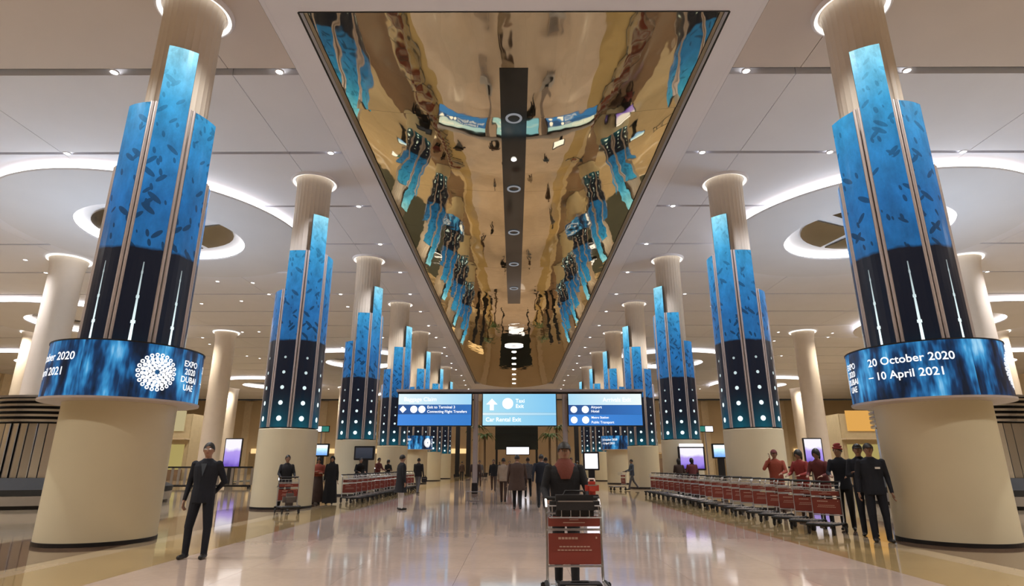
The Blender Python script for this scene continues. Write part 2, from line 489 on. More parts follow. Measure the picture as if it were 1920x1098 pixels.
for i in (0, 1, 3, 4):
    shared = None
    for j in range(ny):
        ya = Y0 - .3 + j * ly
        if j < 3: link_copy(sheet(xe[i], xe[i + 1], ya, ya + ly - .006, 12, 10, 0, 'mirror_panel', M_mirror), 'mirror_panel', mr)
        else:
            if shared is None: shared = sheet(xe[i], xe[i + 1], ya, ya + ly - .006, 12, 1, 0, 'mirror_panel', M_mirror); yb = ya
            link_copy(shared, 'mirror_panel', mr, (0, ya - yb, 0))
M_chan = mat('channel_glass', (.045, .045, .035), .10, metal=.5, spec=.6)
link_copy(sheet(-.42, .42, 14.4, 38, 1, 40, -.01, 'dark_channel', M_chan), 'dark_channel', mr)
link_copy(sheet(-.42, .42, Y0 - .3, 14.4, 1, 8, 0, 'mirror_strip', M_mirror), 'mirror_strip', mr)
link_copy(sheet(-.42, .42, 38, Y1 + .3, 1, 4, 0, 'mirror_strip', M_mirror), 'mirror_strip', mr)
cz = mz(.42) - CEIL
for y in (16.5, 20.9, 25.4, 29.9, 34.4):
    MB().lathe([(.20, 0), (.27, 0), (.27, -.03), (.20, -.03)], 24, (0, y - Y0, mz(0, y) - CEIL - .015), closed=True).build('ring_lamp', glow('ring_lamp_glow', (.9, .93, 1), .25), mr)
MB().lathe([(.55, 0), (.85, 0), (.85, -.05), (.55, -.05)], 32, (0, 52.5 - Y0, cz - .04), closed=True).build('large_ring_lamp', glow('large_ring_glow', (.93, .92, 1), 1.6), mr)
for y in (18.7, 55.5, 59, 62.5, 66, 70, 74, 78):
    rr_ = .09 if y < 30 else .22
    MB().lathe([(rr_, -.03), (rr_, 0)], 16, (0, y - Y0, mz(0, y) - CEIL - .015)).build('channel_lamp', M_lamp, mr)

# downlights
dl_proto = None
def downlight(x, y, lb=None):
    global dl_proto
    scat = lb is None
    lb = lb or ('%s round downlight between the %s and %s ceiling slots, %s side' % (('inner', 'middle', 'outer')[0 if abs(x) < 16 else 1 if abs(x) < 25 else 2], ORD[max(0, int((y - SLOT_Y[5]) / 4.6))], ORD[max(0, int((y - SLOT_Y[5]) / 4.6)) + 1], 'left' if x < 0 else 'right'))
    if dl_proto is None:
        o = empty('downlight', (x, y, CEIL), 0)
        MB().lathe([(.13, -.02), (.13, .02), (.10, .02), (.10, -.02)], 16, closed=True).build('bezel', M_ceil2, o)
        MB().lathe([(.10, -.012), (.10, .01)], 16).build('lens', M_lamp, o)
        dl_proto = o
    else:
        o = copy_tree(dl_proto); o.location = (x, y, CEIL)
    tag(o, lb, 'ceiling light', ('scattered downlights on the ' + ('left' if x < 0 else 'right')) if scat else 'downlights in the ceiling slots')
DX = [6.9, 11.6, 16.6, 28]
ndl = 0
for i, y in enumerate(SLOT_Y):
    if y < 14 or y > 90: continue
    for x in DX:
        for s in (-1, 1):
            if (i + DX.index(x)) % 2 and x > 12: continue
            downlight(s * (x + random.uniform(-.2, .2)), y, '%s downlight out from the mirror, %s side, in the %s ceiling slot' % (ORD[DX.index(x)], 'left' if s < 0 else 'right', ORD[i - 5]))
for k in range(46):
    x = random.uniform(9.5, 34) * random.choice((-1, 1)); y = random.uniform(13.5, 62)
    downlight(x, SLOT_Y[0] + 4.6 * round((y - SLOT_Y[0]) / 4.6) + 2.3 + random.uniform(-1, 1))

# floating ring discs
ring_xy = [(-16.8, 26), (16.8, 26), (-34, 44.5), (34, 44.5), (-16.8, 63), (16.8, 63), (-50, 63), (50, 63), (-34, 81.5), (34, 81.5), (-50, 26), (50, 26), (-16.8, 98), (16.8, 98)]
ring_lab = ['nearest floating ceiling disc on the left with glowing rim behind the near left column',
 'nearest floating ceiling disc on the right with glowing rim behind the near right column',
 'second glowing ceiling disc on the left, farther out to the side', 'second glowing ceiling disc on the right, farther out to the side',
 'distant glowing ceiling disc on the left beyond the third column', 'distant glowing ceiling disc on the right beyond the third column',
 'far glowing ceiling disc at the left edge of the picture', 'far glowing ceiling disc at the right edge of the picture',
 'far glowing ceiling disc low on the left behind the side columns', 'far glowing ceiling disc low on the right behind the side columns',
 'glowing ceiling disc far out by the left wall', 'glowing ceiling disc far out by the right wall',
 'farthest glowing ceiling disc on the left near the end wall', 'farthest glowing ceiling disc on the right near the end wall']
M_disc = mat('disc_paint', (.72, .73, .80), .65, var=.02, scale=.6)
M_ddark = mat('disc_centre_bronze', (.16, .13, .09), .18, metal=.7, var=.2, scale=1)
disc0 = None
for (x, y), lb in zip(ring_xy, ring_lab):
    if disc0 is None:
        o = empty('ceiling_disc', (x, y, CEIL))
        MB().lathe([(6.5, -.42), (6.55, -.38), (6.5, -.34), (3.55, -.34), (3.55, -.42)], 96, closed=True).build('disc', M_disc, o, True)
        MB().lathe([(6.2, -.34), (6.2, -.02), (6.1, -.02), (6.1, -.34)], 96, closed=True).build('rim_light', M_ringcove, o)
        MB().lathe([(3.56, -.34), (3.56, -.02), (3.6, -.02), (3.6, -.34)], 64, closed=True).build('inner_cove_light', M_ringcove, o)
        MB().lathe([(3.55, -.03), (3.55, -.012)], 64).build('recess_panel', M_disc, o)
        for kk, (a, b) in enumerate(((-.2, 1.3), (1.4, 2.9), (3.2, 4.3))):
            m_ = MB(); vs = [(0.4 * cos((a + b) / 2), .4 * sin((a + b) / 2))] + [(3.1 * cos(a + (b - a) * q / 8), 2.6 * sin(a + (b - a) * q / 8)) for q in range(9)]
            n = len(vs); m_._add([(p[0], p[1], -.12) for p in vs] + [(p[0], p[1], -.06 - .03 * kk) for p in vs],
                                 [tuple(range(n))[::-1], tuple(range(n, 2 * n))] + [(q, (q + 1) % n, (q + 1) % n + n, q + n) for q in range(n)])
            m_.build('bronze_sail', M_ddark, o)
        disc0 = o
    else:
        o = copy_tree(disc0); o.location = (x, y, CEIL); o.rotation_euler[2] = random.uniform(0, 1)
    tag(o, lb, 'ceiling disc', 'floating ceiling discs with glowing rims')

# ------------------------------------------------------------------ display columns
COLY = [12.1, 21.35, 30.6, 39.85, 49.1, 58.35, 67.6]
HTS = [10.6, 9.1, 7.6, 6.6, 6.2, 6.6, 7.6, 9.1]
PHI = [29, 43, 55, 60, 64, 66, 68]
RAD = .99
def curve_text(items, r, name, parent, m):
    """items: (text, size, arc offset (m), z) bent round a cylinder of radius r, readable from outside"""
    vs = []; fs = []
    for (t, size, s0, z) in items:
        v, f = text_geo(t, size)
        b = len(vs)
        for p in v:
            a = (s0 + p[0]) / r; vs.append((r * sin(a), -r * cos(a), z + p[1]))
        fs += [tuple(b + q for q in ff) for ff in f]
    mb = MB(); mb._add(vs, fs); return tag(mb.build(name, m, parent), kind='stuff')
def emblem(r, ang, z, parent):
    mb = MB(); s0 = ang * r
    def disc(cx, cy, rr, n=14, hole=0):
        pts = [(cx + rr * cos(2 * pi * k / n), cy + rr * sin(2 * pi * k / n)) for k in range(n)]
        if hole:
            q = [(cx + hole * cos(2 * pi * k / n), cy + hole * sin(2 * pi * k / n)) for k in range(n)]
            P = pts + q; F = [(k, (k + 1) % n, n + (k + 1) % n, n + k) for k in range(n)]
        else: P = pts; F = [tuple(range(n))]
        mb._add([(r * sin((s0 + p[0]) / r), -r * cos((s0 + p[0]) / r), z + p[1]) for p in P], F)
    for k in range(22):
        a = 2 * pi * k / 22; disc(.335 * cos(a), .335 * sin(a), .040, 10, .016)
    for k in range(20):
        a = 2 * pi * (k + .5) / 20; disc(.262 * cos(a), .262 * sin(a), .038, 10)
    for k in range(15):
        a = 2 * pi * k / 15; disc(.195 * cos(a), .195 * sin(a), .040, 10)
    for k in range(11):
        a = 2 * pi * (k + .5) / 11; disc(.128 * cos(a), .128 * sin(a), .036, 10)
    for k in range(7):
        a = 2 * pi * k / 7; disc(.07 * cos(a), .07 * sin(a), .028, 10)
    mb.build('round_emblem', M_textw, parent)
blade_cache = {}
def blade(z0, z1, m):
    key = (z0, z1, m.name)
    if key in blade_cache: return blade_cache[key]
    w_, t_ = .60, .09
    # gently bowed front
    n = 6; vs = []; uvf = []
    for z in (z0, z1):
        for k in range(n + 1):
            x = -w_ / 2 + w_ * k / n; y = -.035 * (1 - (2 * x / w_) ** 2)
            vs.append((x, y, z))
        vs += [(w_ / 2, t_, z), (-w_ / 2, t_, z)]
    c = n + 3; fs = [(k, k + 1, c + k + 1, c + k) for k in range(n)]
    nf = len(fs)
    fs += [(n, n + 1, c + n + 1, c + n), (n + 1, n + 2, c + n + 2, c + n + 1), (n + 2, 0, c, c + n + 2)]
    fs += [tuple(range(c))[::-1], tuple(c + k for k in range(c))]
    mb = MB(); mb._add(vs, fs); mb.mi = [0] * nf + [1] * (len(fs) - nf)
    me = mb.mesh('screen_blade', [m, M_black])
    ul = me.uv_layers.new(name='UVMap')
    for p in me.polygons:
        for li in p.loop_indices:
            v = me.vertices[me.loops[li].vertex_index].co; ul.data[li].uv = (v.x, v.z)
    blade_cache[key] = me; return me
mcache = {}
base_me = MB().lathe([(1.0, 0.07), (1.0, 2.60), (.985, 2.62), (.6, 2.63)], 72).mesh('base_drum', M_base, True)
skirt_me = MB().lathe([(1.012, 0), (1.012, .07), (.99, .072)], 72).mesh('skirting', M_black)
fl_ = lambda a: 1 - .018 * abs(sin(a * 14)) ** .6
shaft_me = MB().lathe([(.66, 2.63), (.66, 12.0), (.68, 12.2), (.72, 12.39)], 168, flute=fl_).mesh('fluted_shaft', M_shaft, True)
cove_me = MB().lathe([(.84, 12.32), (.86, 12.38), (.76, 12.39), (.76, 12.34)], 48, closed=True).mesh('cove_ring', M_cove, True)
collar_me = MB().lathe([(.92, 12.36), (.92, 12.42), (.85, 12.42), (.85, 12.30), (.88, 12.30)], 48, closed=True).mesh('collar', M_ceil2, True)
sidenm = {-1: 'left', 1: 'right'}
ordn = ['nearest', 'second', 'third', 'fourth', 'fifth', 'sixth', 'seventh']
for s in (-1, 1):
    X = -8.05 if s < 0 else 8.5
    for k, Y in enumerate(COLY):
        ringed = k in (0, 4)
        lb = ordn[k] + ' cream column on the ' + sidenm[s] + ' with tall blue fish screens' + (' and a ring screen' if ringed else '')
        o = empty('display_column', (X, Y, 0), 0, lb, 'column', 'cream columns wrapped in blue screens')
        link_copy(base_me, 'base_drum', o); link_copy(skirt_me, 'skirting', o)
        link_copy(shaft_me, 'shaft', o); link_copy(cove_me, 'cove_ring', o); link_copy(collar_me, 'collar', o)
        z0 = 2.66 if not ringed else 3.4
        M_ = M_scr_streak if k == 0 else M_scr_dots
        for i in range(8):
            th = R(PHI[k] + 45 * i) * (-s)     # left columns turn toward +x
            th = R((PHI[k] + 45 * i)) if s < 0 else -R(PHI[k] + 45 * i)
            me = blade(z0, HTS[i], M_)
            link_copy(me, 'screen_blade', o, (.93 * sin(th), -.93 * cos(th), 0), th)
            h2 = max(HTS[i], HTS[(i + 1) % 8]) if False else min(HTS[i], HTS[(i + 1) % 8]) + .02
            tm = th + (R(22.5) if s < 0 else -R(22.5))
            if (z0, h2) not in mcache:
                mm = MB(); mm.tube([(-.045, 0, z0), (-.045, 0, h2)], .036, 10); mm.tube([(.045, 0, z0), (.045, 0, h2)], .036, 10)
                mcache[(z0, h2)] = mm.mesh('mullion', M_mull, True)
            link_copy(mcache[(z0, h2)], 'mullion', o, (.955 * sin(tm), -.955 * cos(tm), 0), tm)
        if ringed:
            RR, zb, zt = 1.37, 2.63, 3.67
            n = 96; vs = []; fs = []
            for z in (zb, zt):
                for q in range(n + 1): vs.append((RR * sin(2 * pi * q / n), -RR * cos(2 * pi * q / n), z))
            for q in range(n): fs.append((q, q + 1, n + 1 + q + 1, n + 1 + q))
            mb = MB(); mb._add(vs, fs); rd = mb.build('ring_display', M_ring, o)
            ul = rd.data.uv_layers.new(name='UVMap')
            for p in rd.data.polygons:
                p.use_smooth = True
                q = p.index
                for li, (uu, vv) in zip(p.loop_indices, ((q, zb), (q + 1, zb), (q + 1, zt), (q, zt))):
                    ul.data[li].uv = (uu / n * 2 * pi * RR + (0 if s < 0 else 3.1) + k * 5, vv)
            MB().lathe([(1.34, zb - .05), (1.40, zb - .04), (1.40, zb), (1.30, zb), (1.0, zb - .02), (1.0, zb - .05)], 96, closed=True).build('lower_lip', M_mull, rd, True)
            MB().lathe([(1.36, zt), (1.385, zt), (1.385, zt + .025), (1.0, zt + .03), (1.0, zt)], 96, closed=True).build('upper_lip', M_black, rd, True)
            rt = RR + .004
            d0 = -.66 if s < 0 else -.77
            e0 = d0 + 1.60
            L = []
            for base in (0, pi):
                L += [('20 October 2020', .215, (d0 + base) * rt, 3.30), ('– 10 April 2021', .215, (d0 + base - .08) * rt, 3.02)]
                L += [(t_, .17, (e0 + .55 + base) * rt, z_) for t_, z_ in (('EXPO', 3.34), ('2020', 3.18), ('DUBAI', 3.02), ('UAE', 2.86))]
            curve_text(L, rt, 'lettering', rd, M_textw)
            emblem(rt, e0, 3.14, rd); emblem(rt, e0 + pi, 3.14, rd)

# plain side columns
side_me = MB().lathe([(.80, 0), (.80, 11.6), (.84, 12.0), (.95, 12.39)], 48).mesh('shaft', M_shaft, True)
sk2 = MB().lathe([(.815, 0), (.815, .12), (.80, .125)], 48).mesh('skirting', M_black)
cv2 = MB().lathe([(1.05, 12.30), (1.07, 12.38), (.93, 12.39), (.93, 12.33)], 48, closed=True).mesh('cove_ring', M_cove, True)
rowd = {30.6: 'first row', 49.1: 'second row', 67.6: 'third row', 86.1: 'fourth row'}
for s in (-1, 1):
    for x, nm in ((24.8, 'inner'), (41.3, 'outer')):
        for y, rw in rowd.items():
            if x > 30 and y < 40: continue
            o = empty('side_column', (s * x, y, 0), 0, 'plain round cream column on the ' + sidenm[s] + ' side, ' + nm + ' line, ' + rw + ' from the front', 'column', 'plain side columns')
            link_copy(side_me, 'shaft', o); link_copy(sk2, 'skirting', o); link_copy(cv2, 'cove_ring', o)

# ------------------------------------------------------------------ sign gantry
GD = 25.0
ga = empty('sign_gantry', (0.3, GD, 0), 0, 'grey two-post gantry across the aisle carrying three blue lit signs', 'sign gantry')
def gx(u, dv=1.02): return (u - 960) / 1093 / dv * GD - .3
XL, XR = gx(736), gx(1206)
for px in (-1.92, 1.85):
    q = MB(); q.bbox((px, .18, 2.3), (.20, .16, 4.3), .02); q.build('post', M_grey, ga)
    MB().bbox((px, .18, .5), (.24, .2, .42), .01).build('post_sleeve', M_black, ga)
    q = MB()
    for a in (-.3, .3):
        for b in (-.12, .45): q.box((px + a, b, .19), (.035, .035, .38))
    q.bbox((px, .165, .37), (.70, .62, .03), .01); q.bbox((px, .18, .015), (.4, .4, .03), .01); q.build('post_guard', M_grey, ga)
q = MB(); q.bbox(((XL + XR) / 2, .18, 4.46), (XR - XL, .3, .12), .02); q.build('beam', M_grey, ga)
q = MB(); q.box(((XL + XR) / 2, .15, 4.36), (XR - XL - .1, .12, .07)); q.build('hanging_rail', M_black, ga)
def sign_face(items, x, y, parent, name, m):
    vs = []; fs = []
    for t_, size, dx, z in items:
        v, f = text_geo(t_, size, 'LEFT'); b = len(vs)
        vs += [(x + dx + p[0], y, z + p[1]) for p in v]; fs += [tuple(b + q for q in ff) for ff in f]
    mb = MB(); mb._add(vs, fs); return tag(mb.build(name, m, parent), kind='stuff')
def grad(name, c1, c2, st):
    g = NT(name); co = g.node('ShaderNodeTexCoord').outputs['Generated']
    sp = g.node('ShaderNodeSeparateXYZ'); g.l.new(co, sp.inputs[0])
    g.l.new(g.ramp(g.math('ADD', sp.outputs[0], g.math('MULTIPLY', g.noise(3, co), .1)), [(0, c1), (1, c2)]), g.b.inputs['Emission Color'])
    g.b.inputs['Emission Strength'].default_value = st; g.put(g.b.inputs['Base Color'], (.02, .02, .02, 1)); return g.m
M_sA = grad('sign_pale', (.78, .92, .95), (.38, .70, .92), 1.0)
M_sA2 = grad('sign_pale_right', (.40, .72, .92), (.85, .95, .95), 1.0)
M_sB = grad('sign_navy', (.015, .07, .25), (.025, .16, .50), 1.0)
M_sC = grad('sign_blue', (.05, .25, .75), (.03, .20, .60), 1.0)
M_sD = grad('sign_sky', (.42, .76, .90), (.22, .58, .88), 1.0)
def shape(parent, kind, x, y, z, r, m, name):
    mb = MB()
    if kind == 'circle': mb._add([(x + r * cos(2 * pi * k / 20), y, z + r * sin(2 * pi * k / 20)) for k in range(20)], [tuple(range(20))])
    if kind == 'diamond': mb._add([(x - r, y, z), (x, y, z - r), (x + r, y, z), (x, y, z + r)], [(0, 1, 2, 3)])
    if kind == 'arrow': mb._add([(x, y, z + r), (x - r, y, z), (x - r * .35, y, z), (x - r * .35, y, z - r), (x + r * .35, y, z - r), (x + r * .35, y, z), (x + r, y, z)], [(0, 1, 2, 6), (2, 3, 4, 5)])
    return mb.build(name, m, parent)
ZB, ZT = 3.0, 4.30
wS = 3.08
panels = [gx(811), gx(970), gx(1131)]
for i, cx in enumerate(panels):
    fr = MB(); fr.bbox((cx, 0, (ZB + ZT) / 2), (wS + .08, .16, ZT - ZB + .08), .01)
    lab_ = ['sign with a navy band and one line of directions', 'sky blue sign with a large arrow', 'sign with two lines of directions'][i]
    so = fr.build('sign_box', M_black, ga); so['label'] = lab_
    y = -.09
    def strip(z0, z1, m, nm='lit_strip'):
        MB().box((cx, y + .004, (z0 + z1) / 2), (wS, .008, z1 - z0)).build(nm, m, so)
    L0 = cx - wS / 2
    if i == 0:
        strip(3.86, ZT, M_sA); strip(3.46, 3.855, M_sB); strip(ZB, 3.455, M_sC)
        sign_face([('Baggage Claim', .24, .22, 4.0)], L0, y - .004, so, 'pale_lettering', glow('sign_pale_letters', (1, 1, 1), 1.1))
        shape(so, 'diamond', L0 + .2, y - .005, 3.66, .15, M_textw, 'arrow_mark')
        for q in (.66, 1.0): shape(so, 'circle', L0 + q, y - .005, 3.66, .15, M_textw, 'round_pictogram')
        sign_face([('Exit to Terminal 3', .16, 1.22, 3.70), ('Connecting Flight Transfers', .15, 1.22, 3.52)], L0, y - .004, so, 'lettering', M_textw)
    elif i == 1:
        strip(3.52, ZT, M_sD); strip(3.42, 3.515, M_sA); strip(ZB, 3.415, M_sD)
        shape(so, 'arrow', L0 + .38, y - .005, 3.86, .24, M_textw, 'arrow_mark')
        shape(so, 'circle', L0 + 1.05, y - .005, 3.90, .23, M_textw, 'round_pictogram')
        sign_face([('Taxi', .22, 1.38, 3.94), ('Exit', .22, 1.38, 3.72), ('Car Rental Exit', .24, .12, 3.16)], L0, y - .004, so, 'lettering', M_textw)
    else:
        strip(3.84, ZT, M_sA2); strip(3.45, 3.835, M_sB); strip(ZB, 3.445, M_sC)
        sign_face([('Arrivals Exit', .24, 1.45, 3.98)], L0, y - .004, so, 'pale_lettering', MATS['sign_pale_letters'])
        for zz in (3.65, 3.22):
            shape(so, 'circle', L0 + .22, y - .005, zz, .14, M_textw, 'arrow_mark'); shape(so, 'circle', L0 + .7, y - .005, zz, .15, M_textw, 'round_pictogram')
        sign_face([('Airport', .15, .94, 3.70), ('Hotel', .15, .94, 3.53), ('Metro Station', .13, .94, 3.28), ('Public Transport', .14, .94, 3.08)], L0, y - .004, so, 'lettering', M_textw)

# ------------------------------------------------------------------ baggage carousels
for s in (-1, 1):
    o = empty('baggage_carousel', (s * 17.3, 23.6, 0), 0, 'round steel baggage carousel at the ' + sidenm[s] + ' edge with a louvred drum', 'baggage carousel')
    MB().lathe([(3.5, 0), (3.5, .12), (3.4, .12), (3.4, 0)], 64, closed=True).build('plinth', M_black, o)
    MB().lathe([(3.6, .12), (3.62, .42), (3.3, .42), (3.3, .12)], 64, closed=True).build('skirt', M_steel2, o, True)
    MB().lathe([(3.62, .43), (3.64, .62), (2.9, .98), (2.75, .98), (2.75, .43)], 64, closed=True).build('belt', M_rubber, o)
    # faceted polished drum plates
    mb_ = MB().box((0, 0, 1.9), (.30, .03, 1.84)).mesh('drum_plate', M_steel)
    for k in range(52):
        a = 2 * pi * k / 52; link_copy(mb_, 'drum_plate', o, (2.6 * sin(a), -2.6 * cos(a), 0), a + random.uniform(-.25, .25))
    MB().lathe([(2.5, .9), (2.5, 3.7)], 64).build('drum_core', M_black, o, True)
    lv = MB().lathe([(2.60, 0), (2.78, .02), (2.78, .10), (2.60, .12)], 64, closed=True).mesh('louvre', M_steel)
    for k in range(5):
        lo = link_copy(lv, 'louvre', o, (0, 0, 2.86 + k * .18))
    MB().lathe([(2.8, 0), (2.8, .08), (2.4, .1)], 64, (0, 0, 3.72)).build('top_cap', M_steel2, o, True)

# ------------------------------------------------------------------ luggage trolleys
def make_trolley():
    r = empty('luggage_trolley')
    f = MB()
    for x in (-.3, .3):
        f.tube([(x * .75, .0, .20), (x, .35, .20), (x, .74, .20), (x, .78, .26), (x, .80, .95), (x, .90, 1.03)], .016, 8)
    f.tube([(-.225, 0, .20), (.225, 0, .20)], .016)
    f.tube([(-.3, .78, .72), (.3, .78, .72)], .012); f.tube([(-.3, .78, .89), (.3, .78, .89)], .012); f.tube([(-.3, .78, .35), (.3, .78, .35)], .012)
    f.build('frame', M_chrome, r, True)
    d = MB()
    for k in range(7): d.tube([(-.22 + k * .073, .01, .212), (-.22 + k * .073, .74, .212)], .006, 5)
    for y in (.2, .4, .6): d.tube([(-.28, y, .205), (.28, y, .205)], .007, 5)
    d.build('deck', M_chrome, r)
    b = MB()
    for z in (.86, .98): b.tube([(-.28, .80, z), (-.28, .56, z), (.28, .56, z), (.28, .80, z)], .007, 5)
    for k in range(6): b.tube([(-.25 + k * .1, .80, .86), (-.25 + k * .1, .56, .86), (-.25 + k * .1, .56, .98)], .005, 5)
    b.build('basket', M_chrome, r)
    for nm, z0, z1 in (('upper_panel', .755, .86), ('lower_panel', .37, .685)):
        p = MB().bbox((0, .755, (z0 + z1) / 2), (.57, .018, z1 - z0), .006).build(nm, M_red, r)
    MB().tube([(-.31, .91, 1.04), (.31, .91, 1.04)], .022, 10).build('handle', M_rubber, r, True)
    q = MB(); q.tube([(-.26, -.03, .20), (.26, -.03, .20)], .03, 8)
    for x in (-.315, .315): q.tube([(x * .8, .02, .20), (x, .34, .20), (x, .74, .20)], .022, 8)
    q.build('bumper', M_rubber, r, True)
    wm = MB(); wm.lathe([(.02, -.018), (.07, -.016), (.075, 0), (.07, .016), (.02, .018)], 14)
    wm.v = [(v[2], v[1], v[0]) for v in wm.v]; wme = wm.mesh('wheel', M_rubber, True)
    cm = MB(); cm.bbox((0, .01, .045), (.07, .06, .10), .01); cme = cm.mesh('castor_fork', M_black)
    for (x, y) in ((-.24, .06), (.24, .06), (-.34, .72), (.34, .72)):
        wo = link_copy(wme, 'wheel', r, (x, y, .076)); link_copy(cme, 'castor_fork', wo, (0, 0, .03))
    return r
tro = make_trolley()
first = True
def place_trolley(x, y, rz, label, group=None):
    global first
    if first: o = tro; first = False
    else: o = copy_tree(tro)
    o.location = (x, y, 0); o.rotation_euler = (0, 0, rz)
    tag(o, label, 'luggage trolley', group)
    return o
pt = place_trolley(.66, 6.14, 0, 'luggage trolley pushed toward the camera by the man in the aisle')
# printed lines on the pushed trolley's panels
M_print = mat('panel_print', (.62, .42, .34), .5)
q = MB()
for (x, z, w_, h_) in ((0, .825, .10, .008), (0, .80, .22, .010)): q.box((x, -.0015, z), (w_, .002, h_))
par = [c for c in pt.children if c.name.startswith('upper_panel')][0]
q2 = MB(); 
for (x, z, w_, h_) in ((0, .825, .10, .008), (0, .795, .24, .010)): q2.box((x, .7445, z), (w_, .002, h_))
tag(q2.build('printed_lines', M_print, par), kind='stuff')
par = [c for c in pt.children if c.name.startswith('lower_panel')][0]
q2 = MB()
for (x, z, w_, h_) in ((-.07, .635, .22, .022), (0, .55, .34, .012), (0, .515, .38, .012), (.24, .64, .02, .02)):
    k_ = int(w_ / .035)
    for j in range(max(1, k_)): q2.box((x - w_ / 2 + (j + .5) * w_ / max(1, k_), .7445, z), (w_ / max(1, k_) * .8, .002, h_))
tag(q2.build('printed_lines', M_print, par), kind='stuff')
NR = 20
for k in range(NR):
    place_trolley(6.45 + .02 * sin(k * 2.1), 13.2 + .85 * k, R(-40 + 2 * sin(k * 1.7)), ORD[k] + ' parked trolley from the camera end of the right-hand row', 'trolleys parked along the right')
NL = 17
for k in range(NL):
    place_trolley(-6.0 + .02 * sin(k * 1.3), 23.6 + .85 * k, R(40 + 2 * sin(k * 1.9)), ORD[k] + ' parked trolley from the camera end of the left-hand row', 'trolleys parked along the left')
place_trolley(-6.65, 18.46, R(30), 'trolley with dark bags pushed past the second left column')
place_trolley(5.66, 35.7, R(-75), 'trolley pushed by the walker beside the fourth right column')

# bags
def bag(name, loc, size, m, label, rz=0, cat='bag', strap=None):
    o = empty(name, loc, rz, label, cat)
    b = MB(); b.bbox((0, 0, size[2] / 2), size, min(size) * .3); b.build('body', m, o, True)
    b = MB(); b.tube([(-size[0] * .22, 0, size[2] * .97), (-size[0] * .18, 0, size[2] * 1.18), (size[0] * .18, 0, size[2] * 1.18), (size[0] * .22, 0, size[2] * .97)], .012, 6)
    b.build('carry_handle', strap or M_black, o, True)
    b = MB(); b.box((0, -size[1] / 2 - .001, size[2] * .72), (size[0] * .7, .004, .012)); b.build('zip', M_steel2, o)
    return o
M_bagk = mat('bag_black', (.014, .013, .014), .6, bump=.2, scale=20)
M_bagr = mat('bag_red', (.45, .05, .03), .5)
M_bagg = mat('bag_grey', (.12, .10, .09), .6)
bag('duffel_bag', (.66, 6.80, .87), (.54, .26, .22), M_bagk, 'black duffel bag in the basket of the pushed trolley')
bag('hand_bag', (.86, 6.80, 1.09), (.15, .13, .14), M_bagr, 'small red and white bag on top of the black duffel bag', strap=mat('bag_white', (.8, .74, .7), .5))
bag('suitcase', (.66, 6.42, .225), (.44, .20, .05), M_bagk, 'flat dark case lying on the deck of the pushed trolley')
bag('holdall', (-6.85, 18.80, .225), (.40, .32, .36), M_bagg, 'grey-brown holdall on the trolley by the second left column', R(30))

# ------------------------------------------------------------------ people
SK = [mat('skin_a', (.36, .20, .13), .5), mat('skin_b', (.30, .17, .11), .5), mat('skin_c', (.46, .28, .2), .5)]
M_hair = mat('hair_black', (.012, .010, .009), .5)
M_shoe = mat('shoe_black', (.012, .012, .012), .35)
M_eyew = mat('eye_white', (.7, .68, .65), .3); M_lip = mat('lips', (.25, .09, .07), .5)
def cloth(name, c): return mat('cloth_' + name, c, .85, var=.12, scale=6, bump=.25)
CL = dict(navy=cloth('navy', (.007, .010, .019)), black=cloth('black', (.008, .008, .010)), rust=cloth('rust', (.27, .055, .03)),
          red=cloth('red', (.27, .035, .03)), brown=cloth('brown', (.06, .035, .025)), grey=cloth('grey', (.13, .13, .14)),
          light=cloth('light', (.50, .45, .42)), maroon=cloth('maroon', (.13, .03, .03)), beige=cloth('beige', (.36, .29, .22)),
          slate=cloth('slate', (.07, .09, .12)), white=cloth('white', (.7, .68, .66)))
